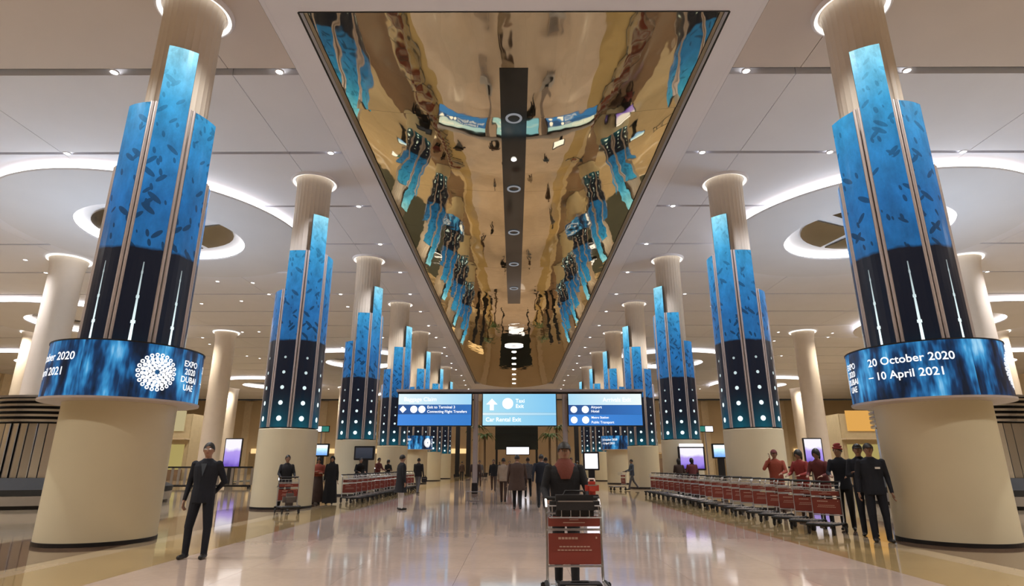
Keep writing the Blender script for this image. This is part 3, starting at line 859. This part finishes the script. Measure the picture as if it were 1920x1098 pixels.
def person(label, loc, face, h=1.75, top='black', bot='black', skin=0, arms='hang', walk=0.0, lean=0.0, wide=1.0,
           robe=None, hair='short', head_yaw=0, head_pitch=0, near=False, group=None, name='person', shoes=None, robe_z=.12, feet_apart=.10, hat=None):
    """face: direction the person looks, degrees from -y (toward the camera), positive toward +x. Local frame looks along -y."""
    root = empty(name, (loc[0], loc[1], 0), R(face), label, 'person', group)
    S = h / 1.75
    prims = []   # (type, p, q, r1, r2, mat)
    mb = MB()
    V = Vector
    def cap(p, q, r1, r2, m, n=12):
        p, q = V(p), V(q); d = q - p; L = max(d.length, 1e-4); t = d / L
        a = t.cross(V((0, 0, 1)))
        if a.length < .05: a = t.cross(V((1, 0, 0)))
        a.normalize(); b = t.cross(a)
        rings = []
        for ang in (-80, -50, -20): rings.append((p + t * r1 * sin(R(ang)), r1 * cos(R(ang))))
        for ang in (20, 50, 80): rings.append((q + t * r2 * sin(R(ang)), r2 * cos(R(ang))))
        vs = []; fs = []
        for c, r in rings: vs += [tuple(c + (a * cos(2 * pi * k / n) + b * sin(2 * pi * k / n)) * r) for k in range(n)]
        for i in range(5):
            for k in range(n): fs.append((i * n + k, (i + 1) * n + k, (i + 1) * n + (k + 1) % n, i * n + (k + 1) % n))
        fs.append(tuple(range(n))); fs.append(tuple(5 * n + k for k in range(n))[::-1])
        mb._add(vs, fs); prims.append((p, q, r1, r2, m))
    ly = -lean     # shift forward (toward -y) per metre above the hips
    def up(z): return ly * max(0, z - .92)
    # torso: elliptical sections
    T = [(.82, .170, .125), (.90, .172, .128), (1.0, .165, .122), (1.10, .160, .118), (1.20, .170, .120), (1.30, .182, .122), (1.38, .188, .115), (1.435, .165, .095), (1.475, .09, .075), (1.50, .065, .062)]
    mb.loft([(0, up(z) + .0, z, rx * wide, ry * (wide * .5 + .5)) for z, rx, ry in T])
    for (z, rx, ry) in T[:-1]: prims.append((V((-rx * wide * .45, up(z), z)), V((rx * wide * .45, up(z), z)), ry, ry, 1))
    # head
    hy = up(1.55) - .015; Rh = Matrix.Rotation(R(head_yaw), 3, 'Z') @ Matrix.Rotation(R(head_pitch), 3, 'X')
    hc = V((0, hy, 1.635)); 
    def H(p): return hc + Rh @ V(p)
    cap((0, up(1.46), 1.46), tuple(hc + V((0, .015, -.07))), .056, .052, 0)
    mb.ell(hc, (.076, .095, .112), 18, 12, Rh); prims.append((hc + V((0, 0, -.02)), hc + V((0, 0, .02)), .09, .09, 0))
    mb.ell(H((0, -.030, -.060)), (.054, .056, .058), 12, 8, Rh); prims.append((H((0, -.03, -.06)), H((0, -.03, -.07)), .056, .056, 0))
    cap(H((0, -.090, .010)), H((0, -.104, -.022)), .010, .016, 0, 8)
    cap(H((-.03, -.083, .028)), H((.03, -.083, .028)), .012, .012, 0, 8)
    for s in (-1, 1): mb.ell(H((s * .078, .008, -.005)), (.012, .022, .032), 8, 6, Rh)
    # legs
    for s in (-1, 1):
        w_ = walk * s
        hip = V((s * .09, 0, .90)); 
        ka = V((s * (feet_apart * .95), -.46 * sin(w_) - .02, .90 - .43 * cos(w_)))
        bend = max(0, -w_) * .9
        sa = w_ - bend if w_ < 0 else w_ * .8
        an = ka + V((s * .0, -.40 * sin(sa), -.40 * cos(sa) + 0))
        if an.z < .085: an.z = .085
        cap(hip, ka, .098 * (wide * .4 + .6), .070, 2); cap(ka, an + V((0, 0, -.01)), .068, .052, 2)
        foot = an + V((0, 0, -.045)); foot.z = max(foot.z, .042)
        cap(foot + V((0, .04, 0)), foot + V((s * .02, -.15, -.008)), .042, .036, 3)
    # arms
    sh = [V((s * .175 * wide, up(1.41), 1.405)) for s in (-1, 1)]
    def arm(s, el, wr, hd):
        S0 = sh[0 if s < 0 else 1]
        cap(S0, el, .062 * (wide * .5 + .5), .050, 1); cap(el, wr, .050, .034, 1)
        d = (wr - el).normalized(); hand_dir = V(hd).normalized()
        pc = wr + d * .02
        side = hand_dir.cross(V((0, 0, 1)))
        if side.length < .2: side = V((0, 1, 0))
        side.normalize()
        nrm = hand_dir.cross(side).normalized()
        pal = pc + hand_dir * .075
        for j in range(4):
            o_ = side * ((j - 1.5) * .019)
            cap(pc + o_ * .6, pal + o_, .014, .012, 0, 8)
            L = (.060, .072, .068, .052)[j]; cu = nrm * (.018 + .006 * j)
            k1 = pal + o_ + hand_dir * L * .55 + cu * .4; k2 = k1 + hand_dir * L * .40 + cu
            cap(pal + o_, k1, .0105, .010, 0, 8); cap(k1, k2, .010, .0085, 0, 8)
        th0 = pc - side * .02 + hand_dir * .01; th1 = th0 - side * .032 + hand_dir * .032 + nrm * .01; th2 = th1 + hand_dir * .032 + nrm * .008
        cap(th0, th1, .013, .012, 0, 8); cap(th1, th2, .011, .009, 0, 8)
        prims.append((pc, pal, .03, .03, 0))
    A = arms if isinstance(arms, tuple) else (arms, arms)
    for s, a in zip((-1, 1), A):
        W = wide
        if a == 'hang': arm(s, V((s * .225 * W, .02, 1.12)), V((s * .245 * W, -.03, .87)), (s * .05, -.1, -1))
        elif a == 'swingf': arm(s, V((s * .22 * W, -.06, 1.13)), V((s * .22 * W, -.22, .93)), (0, -.5, -1))
        elif a == 'swingb': arm(s, V((s * .23 * W, .12, 1.14)), V((s * .24 * W, .16, .89)), (0, .1, -1))
        elif a == 'back': arm(s, V((s * .255 * W, .08, 1.14)), V((s * .09 * W, .17, .96)), (-s * 1, .1, -.2))
        elif a == 'push': arm(s, V((s * .24 * W, -.06 + up(1.2), 1.16)), V((s * .22 * W, -.33 + up(1.1), 1.07)), (0, -1, -.12))
        elif a == 'cross': arm(s, V((s * .235 * W, -.05 + up(1.1), 1.14)), V((-s * .02, -.17 + up(1.1), 1.17 + s * .03)), (-s, 0, .1))
        elif a == 'phone': arm(s, V((s * .25 * W, -.14, 1.24)), V((s * .11, -.13, 1.50)), (0, -.1, 1))
        elif a == 'rest': arm(s, V((s * .24 * W, -.10 + up(1.2), 1.17)), V((s * .17, -.34 + up(1.1), 1.12)), (-s * .3, -1, -.1))
        elif a == 'pocket': arm(s, V((s * .27 * W, .04, 1.14)), V((s * .19 * W, -.05, .95)), (-s * .2, -.2, -1))
    src = bpy.data.objects.new('b', mb.mesh('b', SK[0])); col.objects.link(src)
    md = src.modifiers.new('r', 'REMESH'); md.mode = 'VOXEL'; md.voxel_size = .0085 if near else .017
    md2 = src.modifiers.new('s', 'SMOOTH'); md2.factor = .5; md2.iterations = 2
    dg = bpy.context.evaluated_depsgraph_get(); dg.update()
    me = bpy.data.meshes.new_from_object(src.evaluated_get(dg)); bpy.data.objects.remove(src)
    me.name = 'body'
    me.materials.clear()
    for m in (SK[skin], CL[top], CL[bot], shoes or M_shoe): me.materials.append(m)
    nf = len(me.polygons); C_ = np.empty(nf * 3); me.polygons.foreach_get('center', C_); C_ = C_.reshape(-1, 3)
    best = np.full(nf, 1e9); mi = np.zeros(nf, int)
    for p, q, r1, r2, m in prims:
        p_ = np.array(p); d = np.array(q) - p_; L2 = max(d @ d, 1e-8)
        t = np.clip((C_ - p_) @ d / L2, 0, 1); dist = np.linalg.norm(C_ - p_ - t[:, None] * d, axis=1) - (r1 + (r2 - r1) * t)
        k = dist < best; best[k] = dist[k]; mi[k] = m
    # jacket hem and neckline read cleanly
    z = C_[:, 2]; ax = np.abs(C_[:, 0])
    mi[(z > 1.50) & (ax < .10) & (mi == 1)] = 0
    mi[(z < .84) & (mi == 1) & (ax < .17)] = 2
    me.polygons.foreach_set('material_index', mi); me.polygons.foreach_set('use_smooth', [True] * nf)
    me.transform(Matrix.Scale(S, 4))
    bo = bpy.data.objects.new('body', me); col.objects.link(bo); bo.parent = root
    def child(nm, mb_, m, smooth=True):
        mb_.v = [tuple(c * S for c in v) for v in mb_.v]; return mb_.build(nm, m, root, smooth)
    # hair: shell with the face cut away
    if hair:
        hb = MB(); n, m_ = 20, 12
        lo = {'short': 62, 'long': 88, 'scarf': 120}[hair] if hair in ('short', 'long', 'scarf') else 62
        gr = .012 if hair == 'short' else .018
        vs = []; fs = []
        for i in range(m_ + 1):
            for k in range(n):
                a = 2 * pi * k / n        # a=3/2pi is the face (-y)
                front = max(0, -sin(a))
                lim = R(lo + 40 * (1 - front ** 1.5) + 3 * sin(5 * a)) if hair != 'scarf' else R(150 - 82 * front ** .7)
                t = lim * i / m_
                vs.append(tuple(H(((.076 + gr) * sin(t) * cos(a), (.095 + gr) * sin(t) * sin(a) + .006, (.112 + gr) * cos(t)))))
        for i in range(m_):
            for k in range(n): fs.append((i * n + k, (i + 1) * n + k, (i + 1) * n + (k + 1) % n, i * n + (k + 1) % n))
        hb._add(vs, fs)
        ho = child({'scarf': 'headscarf'}.get(hair, 'hair'), hb, M_hair if hair != 'scarf' else CL['black'])
        if hair == 'scarf':
            sb = MB(); sb.loft([(0, up(z_) + .01, z_, a, b) for z_, a, b in ((1.28, .20 * wide, .145), (1.38, .19 * wide, .135), (1.45, .145, .115), (1.50, .095, .095), (1.56, .085, .088))]); child('scarf_drape', sb, CL['black'])
    if hair == 'long':
        sb = MB(); sb.ell(hc + V((0, .055, -.06)), (.078, .052, .13), 14, 10, Rh); child('hair_length', sb, M_hair)
    if hat == 'cap':
        cb = MB(); vs = []; fs = []; n = 20
        for i in range(7):
            for k in range(n):
                a = 2 * pi * k / n; t = R(78) * i / 6
                vs.append(tuple(H((.094 * sin(t) * cos(a), .113 * sin(t) * sin(a), .120 * cos(t) + .004))))
        for i in range(6):
            for k in range(n): fs.append((i * n + k, (i + 1) * n + k, (i + 1) * n + (k + 1) % n, i * n + (k + 1) % n))
        cb._add(vs, fs); cb.ell(H((0, -.125, .035)), (.07, .055, .008), 14, 6, Rh); child('cap', cb, M_hair if top != 'rust' else CL['maroon'])
    if hat == 'turban':
        cb = MB()
        for j in range(4): cb.ell(H((0, .01, .055 + j * .028)), (.105 - .012 * j, .122 - .012 * j, .032), 16, 8, Matrix.Rotation(R(10 * (-1) ** j), 3, 'Y') @ Rh)
        child('turban', cb, CL['red'])
    # face
    for s in (-1, 1):
        e = MB(); e.ell(H((s * .030, -.083, .004)), (.013, .010, .008), 8, 6, Rh); eo = child('eye', e, M_eyew)
        e = MB(); e.ell(H((s * .030, -.0915, .004)), (.0065, .004, .0065), 8, 6, Rh); e.v = [tuple(c * S for c in v) for v in e.v]; e.build('iris', M_hair, eo)
        e = MB(); e.ell(H((s * .031, -.091, .026)), (.018, .006, .004), 8, 6, Rh); child('eyebrow', e, M_hair)
    e = MB(); e.ell(H((0, -.085, -.055)), (.022, .008, .007), 10, 6, Rh); child('mouth', e, M_lip)
    if robe:
        rb = MB(); n = 28; vs = []; fs = []
        zs = [robe_z, .35, .6, .85, 1.0, 1.15, 1.3, 1.40, 1.46]
        rx = [.27, .25, .23, .21, .195, .19, .205, .195, .12]; ry = [.23, .21, .19, .165, .15, .142, .145, .125, .09]
        for i, z_ in enumerate(zs):
            zz = max(z_, robe_z + i * .001)
            for k in range(n):
                a = 2 * pi * k / n; f = 1 + .05 * sin(a * 9) * max(0, 1 - i / 4)
                vs.append((rx[i] * f * cos(a) * wide, ry[i] * f * sin(a) + up(zz), zz))
        for i in range(len(zs) - 1):
            for k in range(n): fs.append((i * n + k, i * n + (k + 1) % n, (i + 1) * n + (k + 1) % n, (i + 1) * n + k))
        rb._add(vs, fs); child('long_coat', rb, CL[robe])
    return root, child, H
# foreground figures
pr, ch, H = person('person in a black suit standing with hands behind back beside the near left column', (-5.03, 9.95), 4, 1.76, 'navy', 'navy', 0, ('hang', 'back'), near=True, feet_apart=.15, wide=1.08, head_yaw=12)
q = MB(); q._add([(-.045, -.128, 1.42), (.045, -.128, 1.42), (0, -.134, 1.22)], [(0, 2, 1)]); ch('shirt_front', q, CL['slate'])
q = MB()
for s in (-1, 1): q.ell(H((s * .032, -.098, .006)), (.022, .006, .014), 10, 6)
q.tube([tuple(H((-.07, -.06, .010))), tuple(H((-.05, -.098, .010))), tuple(H((.05, -.098, .010))), tuple(H((.07, -.06, .010)))], .003, 5)
ch('spectacles', q, M_steel)
person('person in a black jacket and rust scarf pushing the luggage trolley in the aisle', (.63, 7.62), 0, 1.68, 'black', 'black', 1, 'push', walk=.10, near=True, wide=1.16, hat='cap')
pr = bpy.data.objects
sc_o = MB(); 
sb = MB(); sb.loft([(0, -.01, z_, a, b) for z_, a, b in ((1.24, .10, .135), (1.32, .135, .135), (1.40, .13, .115), (1.44, .10, .095), (1.48, .075, .08))])
man = [o for o in col.objects if o.get('label', '').startswith('person in a black jacket and rust scarf')][0]
sb.build('scarf', cloth('scarf_rust', (.17, .045, .03)), man, True)
pr, ch, H = person('person in a dark navy uniform with a white name badge by the near right column', (7.02, 12.0), -20, 1.82, 'navy', 'navy', 1, ('hang', 'hang'), near=True, hat='cap', wide=1.1, feet_apart=.12)
q = MB(); q.box((.085, -.125, 1.30), (.085, .012, .035)); ch('name_badge', q, CL['white'])
person('person in a dark cap standing just behind the uniformed person with the badge', (7.35, 12.95), -30, 1.84, 'navy', 'navy', 1, 'cross', hat='cap')
person('person in a red turban and navy jacket behind the near trolleys', (7.55, 14.1), -35, 1.84, 'navy', 'black', 1, 'rest', lean=.15, hat='turban', head_yaw=-25)
person('person with short dark hair and maroon shirt third from the right behind trolleys', (7.65, 15.2), -50, 1.80, 'maroon', 'black', 1, 'rest', lean=.25, hair='long')
person('person in a red shirt standing behind trolleys in front of the purple screen', (7.6, 16.1), -60, 1.80, 'red', 'brown', 1, 'rest', lean=.12, hair='long')
person('person in a rust shirt holding a phone to the ear behind the right trolleys', (7.55, 17.6), -30, 1.84, 'rust', 'brown', 1, ('phone', 'rest'), wide=1.1, hat='cap')
person('person in a brown top on the left in front of the framed white display', (7.55, 27.9), 165, 1.70, 'brown', 'black', 1, 'cross', hair='long')
person('person in a maroon top on the right in front of the framed white display', (8.15, 27.9), 190, 1.72, 'maroon', 'brown', 1, 'cross', hair='long', wide=1.15)
person('person in slate clothes walking behind a trolley by the fourth right column', (6.95, 36.0), -75, 1.74, 'slate', 'grey', 1, 'push', walk=.35)
# left side
person('person in a dark coat pushing a trolley past the second left column', (-7.35, 19.66), 30, 1.72, 'black', 'black', 1, 'push', walk=.3, robe='black', robe_z=.75)
person('person in an orange-red top and dark skirt beside the second left column', (-7.5, 23.3), 20, 1.70, 'rust', 'brown', 0, 'cross', robe=None, hair='long', wide=1.15)
o_ = [o for o in col.objects if o.get('label', '').startswith('person in an orange-red')][0]
sk = MB(); sk.loft([(0, 0, z_, a, b) for z_, a, b in ((.08, .30, .25), (.4, .26, .22), (.8, .21, .17), (1.0, .175, .14))]); sk.build('skirt', CL['brown'], o_, True)
person('person in a long black robe and headscarf next to the orange-red top', (-6.95, 23.2), 10, 1.74, 'black', 'black', 0, 'hang', robe='black', hair='scarf', robe_z=.05)
person('person in dark jacket leaning over trolleys by the third left column', (-7.35, 28.6), 40, 1.74, 'black', 'black', 1, 'rest', lean=.45)
person('person in a maroon shirt behind the far left trolleys with one arm out', (-7.45, 33.2), 60, 1.80, 'maroon', 'black', 1, 'rest', lean=.1)
person('person in black with long hair behind the far left trolleys', (-7.3, 35.2), 50, 1.72, 'black', 'black', 1, 'cross', hair='long')
person('person in a long black coat over white trousers standing left of the aisle', (-3.75, 20.3), 120, 1.74, 'black', 'white', 1, 'hang', robe='black', robe_z=.55, wide=1.15)
person('person in a dark jacket and grey shorts walking away left of the aisle', (-4.95, 31.5), 165, 1.76, 'black', 'grey', 1, ('hang', 'swingf'), walk=.2, wide=1.15)
bag('tote_bag', (-4.62, 31.45, .55), (.28, .12, .30), M_bagk, 'dark bag carried by the person in grey shorts')
# aisle crowd
person('person in a long brown coat walking away down the middle of the aisle', (.10, 20.2), 180, 1.74, 'brown', 'black', 1, 'hang', walk=.25, robe='brown', robe_z=.62, wide=1.3)
person('person in a dark navy jacket walking away just right of the brown coat', (.92, 20.6), 178, 1.76, 'navy', 'black', 1, ('swingf', 'swingb'), walk=-.3, wide=1.2)
person('person in a beige jacket walking away left of the brown coat', (-.42, 24.0), 175, 1.68, 'beige', 'brown', 1, 'swingf', walk=.25)
person('person in a grey top in the far aisle between brown coat and navy jacket', (.62, 27.5), 182, 1.74, 'grey', 'black', 1, 'hang', walk=.3)
person('person in dark clothes in the far aisle by the left gantry post', (-1.15, 34), 0, 1.72, 'black', 'brown', 1, 'hang', walk=.3)
person('person in a rust top in the far aisle seen over the crowd', (.15, 36), 5, 1.76, 'rust', 'black', 1, 'hang', walk=.2)
person('person in slate jacket in the far aisle right of the gantry post', (3.1, 33), 0, 1.80, 'slate', 'black', 1, 'hang', walk=-.3, wide=1.2)
person('person in black far down the aisle left of the gantry post', (-3.4, 52), 10, 1.75, 'black', 'black', 1, 'hang', walk=.3)
person('person in brown far down the aisle on the left', (-4.8, 56), 180, 1.75, 'brown', 'black', 1, 'hang', walk=.2)
person('person in grey far down the aisle on the right', (5.2, 50), 180, 1.75, 'grey', 'black', 1, 'hang', walk=.2)

for (x, y, f, t_, b_, lb) in ((-1.9, 30, 175, 'brown', 'black', 'person in a brown top walking right beside the left gantry post'),
    (-2.4, 42, 0, 'grey', 'brown', 'person in a grey top coming up the far aisle left of centre'),
    (1.35, 26, 180, 'black', 'black', 'person in black just behind the navy jacket in the aisle'),
    (1.9, 40, 0, 'beige', 'brown', 'person in a beige top coming up the far aisle right of centre'),
    (-.35, 46, 0, 'maroon', 'black', 'person in maroon in the farthest crowd under the middle sign'),
    (4.1, 44, 0, 'brown', 'black', 'person in brown in the far aisle right of the lit notice'),
    (-1.5, 62, 0, 'black', 'black', 'tiny distant person in black near the far white screen'),
    (2.4, 60, 180, 'brown', 'grey', 'tiny distant person in brown near the right palm tree')):
    person(lb, (x, y), f, 1.73, t_, b_, 1, 'hang', walk=.25, wide=1.15)

# ------------------------------------------------------------------ screens, kiosks and furniture in the background
def totem(x, y, w_, z0, z1, m, label, zb=None):
    o = empty('advert_totem', (x, y, 0), 0, label, 'screen')
    MB().bbox((0, .06, (z0 + z1) / 2), (w_ + .16, .14, z1 - z0 + .16), .02).build('casing', M_black, o)
    MB().box((0, -.015, (z0 + z1) / 2), (w_, .012, z1 - z0)).build('screen', m, o)
    if z0 > .2:
        MB().bbox((0, .06, z0 / 2), (w_ * .5, .10, z0 - .1), .02).build('pedestal', M_black, o)
        MB().bbox((0, .06, .03), (w_ * .9, .5, .06), .02).build('foot', M_black, o)
    return o
totem(-22.4, 48, 1.25, 1.3, 3.4, M_purple, 'white and purple advert screen on a stand beyond the left railing')
totem(21.3, 43, 1.2, 1.5, 3.2, M_purple, 'white and purple advert screen behind the people on the right')
totem(-10.6, 80, 1.0, .09, 3.0, M_white, 'tall white lit totem at the far left of the aisle')
totem(3.75, 29.5, .62, 1.25, 1.95, M_white, 'small white lit notice right of the trolley pusher')
totem(-7.25, 29.2, .82, 1.72, 2.22, M_darkscr, 'dark display on a stand before the third left column')
totem(-10.9, 34, .75, 1.95, 2.5, M_info, 'pale blue information screen left of the third left column')
totem(11.6, 34, .75, 1.85, 2.5, M_info, 'pale blue information screen right of the third right column')
o = totem(8.55, 29.15, 1.12, 1.25, 2.2, M_purple, 'black framed display stand with white header before the third right column')
MB().box((0, -.02, 2.33), (1.16, .02, .14)).build('header_light', M_white, o)
for s, x in ((-1, -11.6), (1, 11.5)):
    o = empty('exit_sign', (x, 36, 0), 0, 'green and white lit exit sign on a pole at the ' + sidenm[s], 'sign')
    MB().tube([(0, .05, 0), (0, .05, 3.3)], .04).build('pole', M_grey, o)
    MB().bbox((0, 0, 3.5), (.95, .08, .38), .01).build('box', M_black, o)
    MB().box((-.22 * s * -1, -.045, 3.5), (.44, .01, .30)).build('white_half', M_white, o)
    MB().box((.24 * s * -1, -.045, 3.5), (.40, .01, .30)).build('green_half', glow('exit_green', (.03, .25, .2), .8), o)

# railing on the left behind the standing man
def railing(x0, x1, y, label):
    o = empty('railing', ((x0 + x1) / 2, y, 0), 0, label, 'railing')
    L = x1 - x0
    MB().bbox((0, 0, 1.28), (L, .10, .10), .02).build('handrail', M_black, o)
    MB().bbox((0, 0, .16), (L, .08, .12), .02).build('bottom_rail', M_black, o)
    bm_ = MB().box((0, 0, .72), (.16, .03, 1.02)).mesh('baluster', M_steel2)
    for x in (-L / 2 + .1, 0, L / 2 - .1): MB().box((x, 0, .06), (.12, .3, .12)).build('foot', M_black, o)
    n = int(L / .42)
    for k in range(n + 1): link_copy(bm_, 'baluster', o, (-L / 2 + L * k / n, 0, 0))
railing(-24.2, -16.6, 38.6, 'black and steel railing across the left background behind the standing suited person')
railing(15.4, 22.5, 38.6, 'black and steel railing across the right background')
# booth
o = empty('service_booth', (11.4, 50, 0), 0, 'beige service booth with dark front beside the fourth right column', 'booth')
MB().bbox((0, .6, 2.75), (2.7, 1.6, .7), .04).build('canopy', mat('booth_cream', (.6, .5, .36), .5), o)
MB().bbox((-.6, .2, .75), (1.3, .9, 1.4), .03).build('counter', mat('booth_dark', (.07, .06, .055), .5), o)
MB().bbox((.75, .2, 1.0), (1.0, .9, 1.9), .03).build('cabinet', mat('booth_brown', (.20, .13, .08), .5), o)
for x in (-1.25, 1.25): MB().box((x, -.05, 1.2), (.08, .08, 2.4)).build('post', M_black, o)
# shops beyond
def shop(x, y, label, m1):
    o = empty('shop_kiosk', (x, y, 0), 0, label, 'kiosk')
    MB().bbox((0, 1.5, 3.2), (5, 3, 6.4), .05).build('body', mat('shop_cream', (.5, .42, .28), .6), o)
    MB().box((0, -.04, 5.7), (3.6, .1, 2.0)).build('lit_board', m1, o)
    MB().bbox((0, -.5, 3.9), (5.2, 1.0, .16), .03).build('awning', mat('booth_cream', (.6, .5, .36), .5), o)
    MB().box((0, -.03, 2.1), (4.2, .08, 2.6)).build('shop_window', glow('shop_glow', (.75, .6, .2), .5), o)
    MB().bbox((0, -.4, .5), (4.6, .6, 1.0), .03).build('counter', mat('booth_brown', (.20, .13, .08), .5), o)
shop(35.2, 60, 'two-storey kiosk with an amber board in the right background', glow('amber_board', (1, .5, .1), .7))
shop(-35.0, 60, 'two-storey kiosk with yellow-green window in the left background', glow('cream_board', (.9, .75, .4), .5))
for s_, x, y, lb in ((1, 14.5, 66, 'dark counter with a white lit top far off on the right, nearer one'), (1, 14.5, 74, 'dark counter with a white lit top far off on the right, farther one'), (-1, -15, 70, 'dark counter with a white lit top far off on the left')):
    o = empty('sales_counter', (x, y, .02), 0, lb, 'counter')
    MB().bbox((0, 0, .5), (4.2, 1.4, 1.0), .04).build('body', M_black, o)
    MB().bbox((0, 0, 1.06), (4.0, .9, .1), .02).build('lit_top', M_white, o)
# far end of the hall
o = empty('dark_backdrop', (.35, 84, 0), 0, 'huge dark green-black backdrop closing the far end of the aisle', 'backdrop')
MB().bbox((0, .3, 6.2), (6.0, .3, 5.4), .03).build('panel', mat('backdrop_black', (.012, .02, .018), .5), o)
for x in (-2.8, 2.8): MB().bbox((x, .5, 1.8), (.3, .3, 3.6), .03).build('leg', M_black, o)
for z in (4.6, 5.6, 6.6, 7.6): MB().box((0, .13, z), (5.9, .04, .06)).build('batten', M_black, o)
MB().bbox((.15, .05, 3.35), (3.3, .2, 1.15), .02).build('screen_casing', M_black, o)
MB().box((.15, -.06, 3.35), (3.1, .02, .95)).build('white_screen', M_white, o)
for s in (-1, 1):
    for j, x in enumerate((6.3, 7.8)):
        o = empty('dark_portal_post', (.4 + s * x, 78 + j, 0), 0, ('inner' if j == 0 else 'outer') + ' tall black post of the far portal on the ' + sidenm[s], 'post')
        MB().bbox((0, 0, 4.0), (.55, .5, 8.0), .03).build('shaft', M_black, o); MB().bbox((0, 0, .15), (.8, .8, .3), .03).build('foot', M_black, o)
M_frond = mat('palm_green', (.05, .09, .02), .6, var=.3); M_trunk = mat('palm_trunk', (.14, .09, .05), .8, bump=.4)
for i, (x, y, h_, lb) in enumerate(((-3.7, 76, 4.9, 'small palm tree left of the dark backdrop'), (4.5, 76, 4.9, 'small palm tree right of the dark backdrop'), (-5.0, 80, 6.2, 'taller palm tree at the left portal post'), (5.7, 80, 6.2, 'taller palm tree at the right portal post'))):
    o = empty('palm_tree', (x, y, 0), 0, lb, 'palm tree')
    q = MB(); q.lathe([(.22, 0), (.16, .3), (.13, h_ * .6), (.15, h_)], 12); q.build('trunk', M_trunk, o, True)
    MB().lathe([(.35, 0), (.45, .5), (.42, .52)], 16).build('pot', M_black, o)
    for k in range(14):
        a = 2 * pi * k / 14 + i; L = 1.5 + .3 * sin(k * 3.3); q = MB(); vs = []; fs = []
        for t in range(9):
            u = t / 8; r_ = L * u; zz = h_ + .55 * sin(u * 2.4) * (1 + .3 * cos(k)) - .9 * u * u; w_ = .20 * sin(pi * min(1, u + .12)) + .01
            vs += [(r_ * cos(a) - w_ * sin(a), r_ * sin(a) + w_ * cos(a), zz - .08), (r_ * cos(a), r_ * sin(a), zz), (r_ * cos(a) + w_ * sin(a), r_ * sin(a) - w_ * cos(a), zz - .08)]
        for t in range(8): fs += [(3 * t, 3 * t + 1, 3 * t + 4, 3 * t + 3), (3 * t + 1, 3 * t + 2, 3 * t + 5, 3 * t + 4)]
        q._add(vs, fs); q.build('frond', M_frond, o)
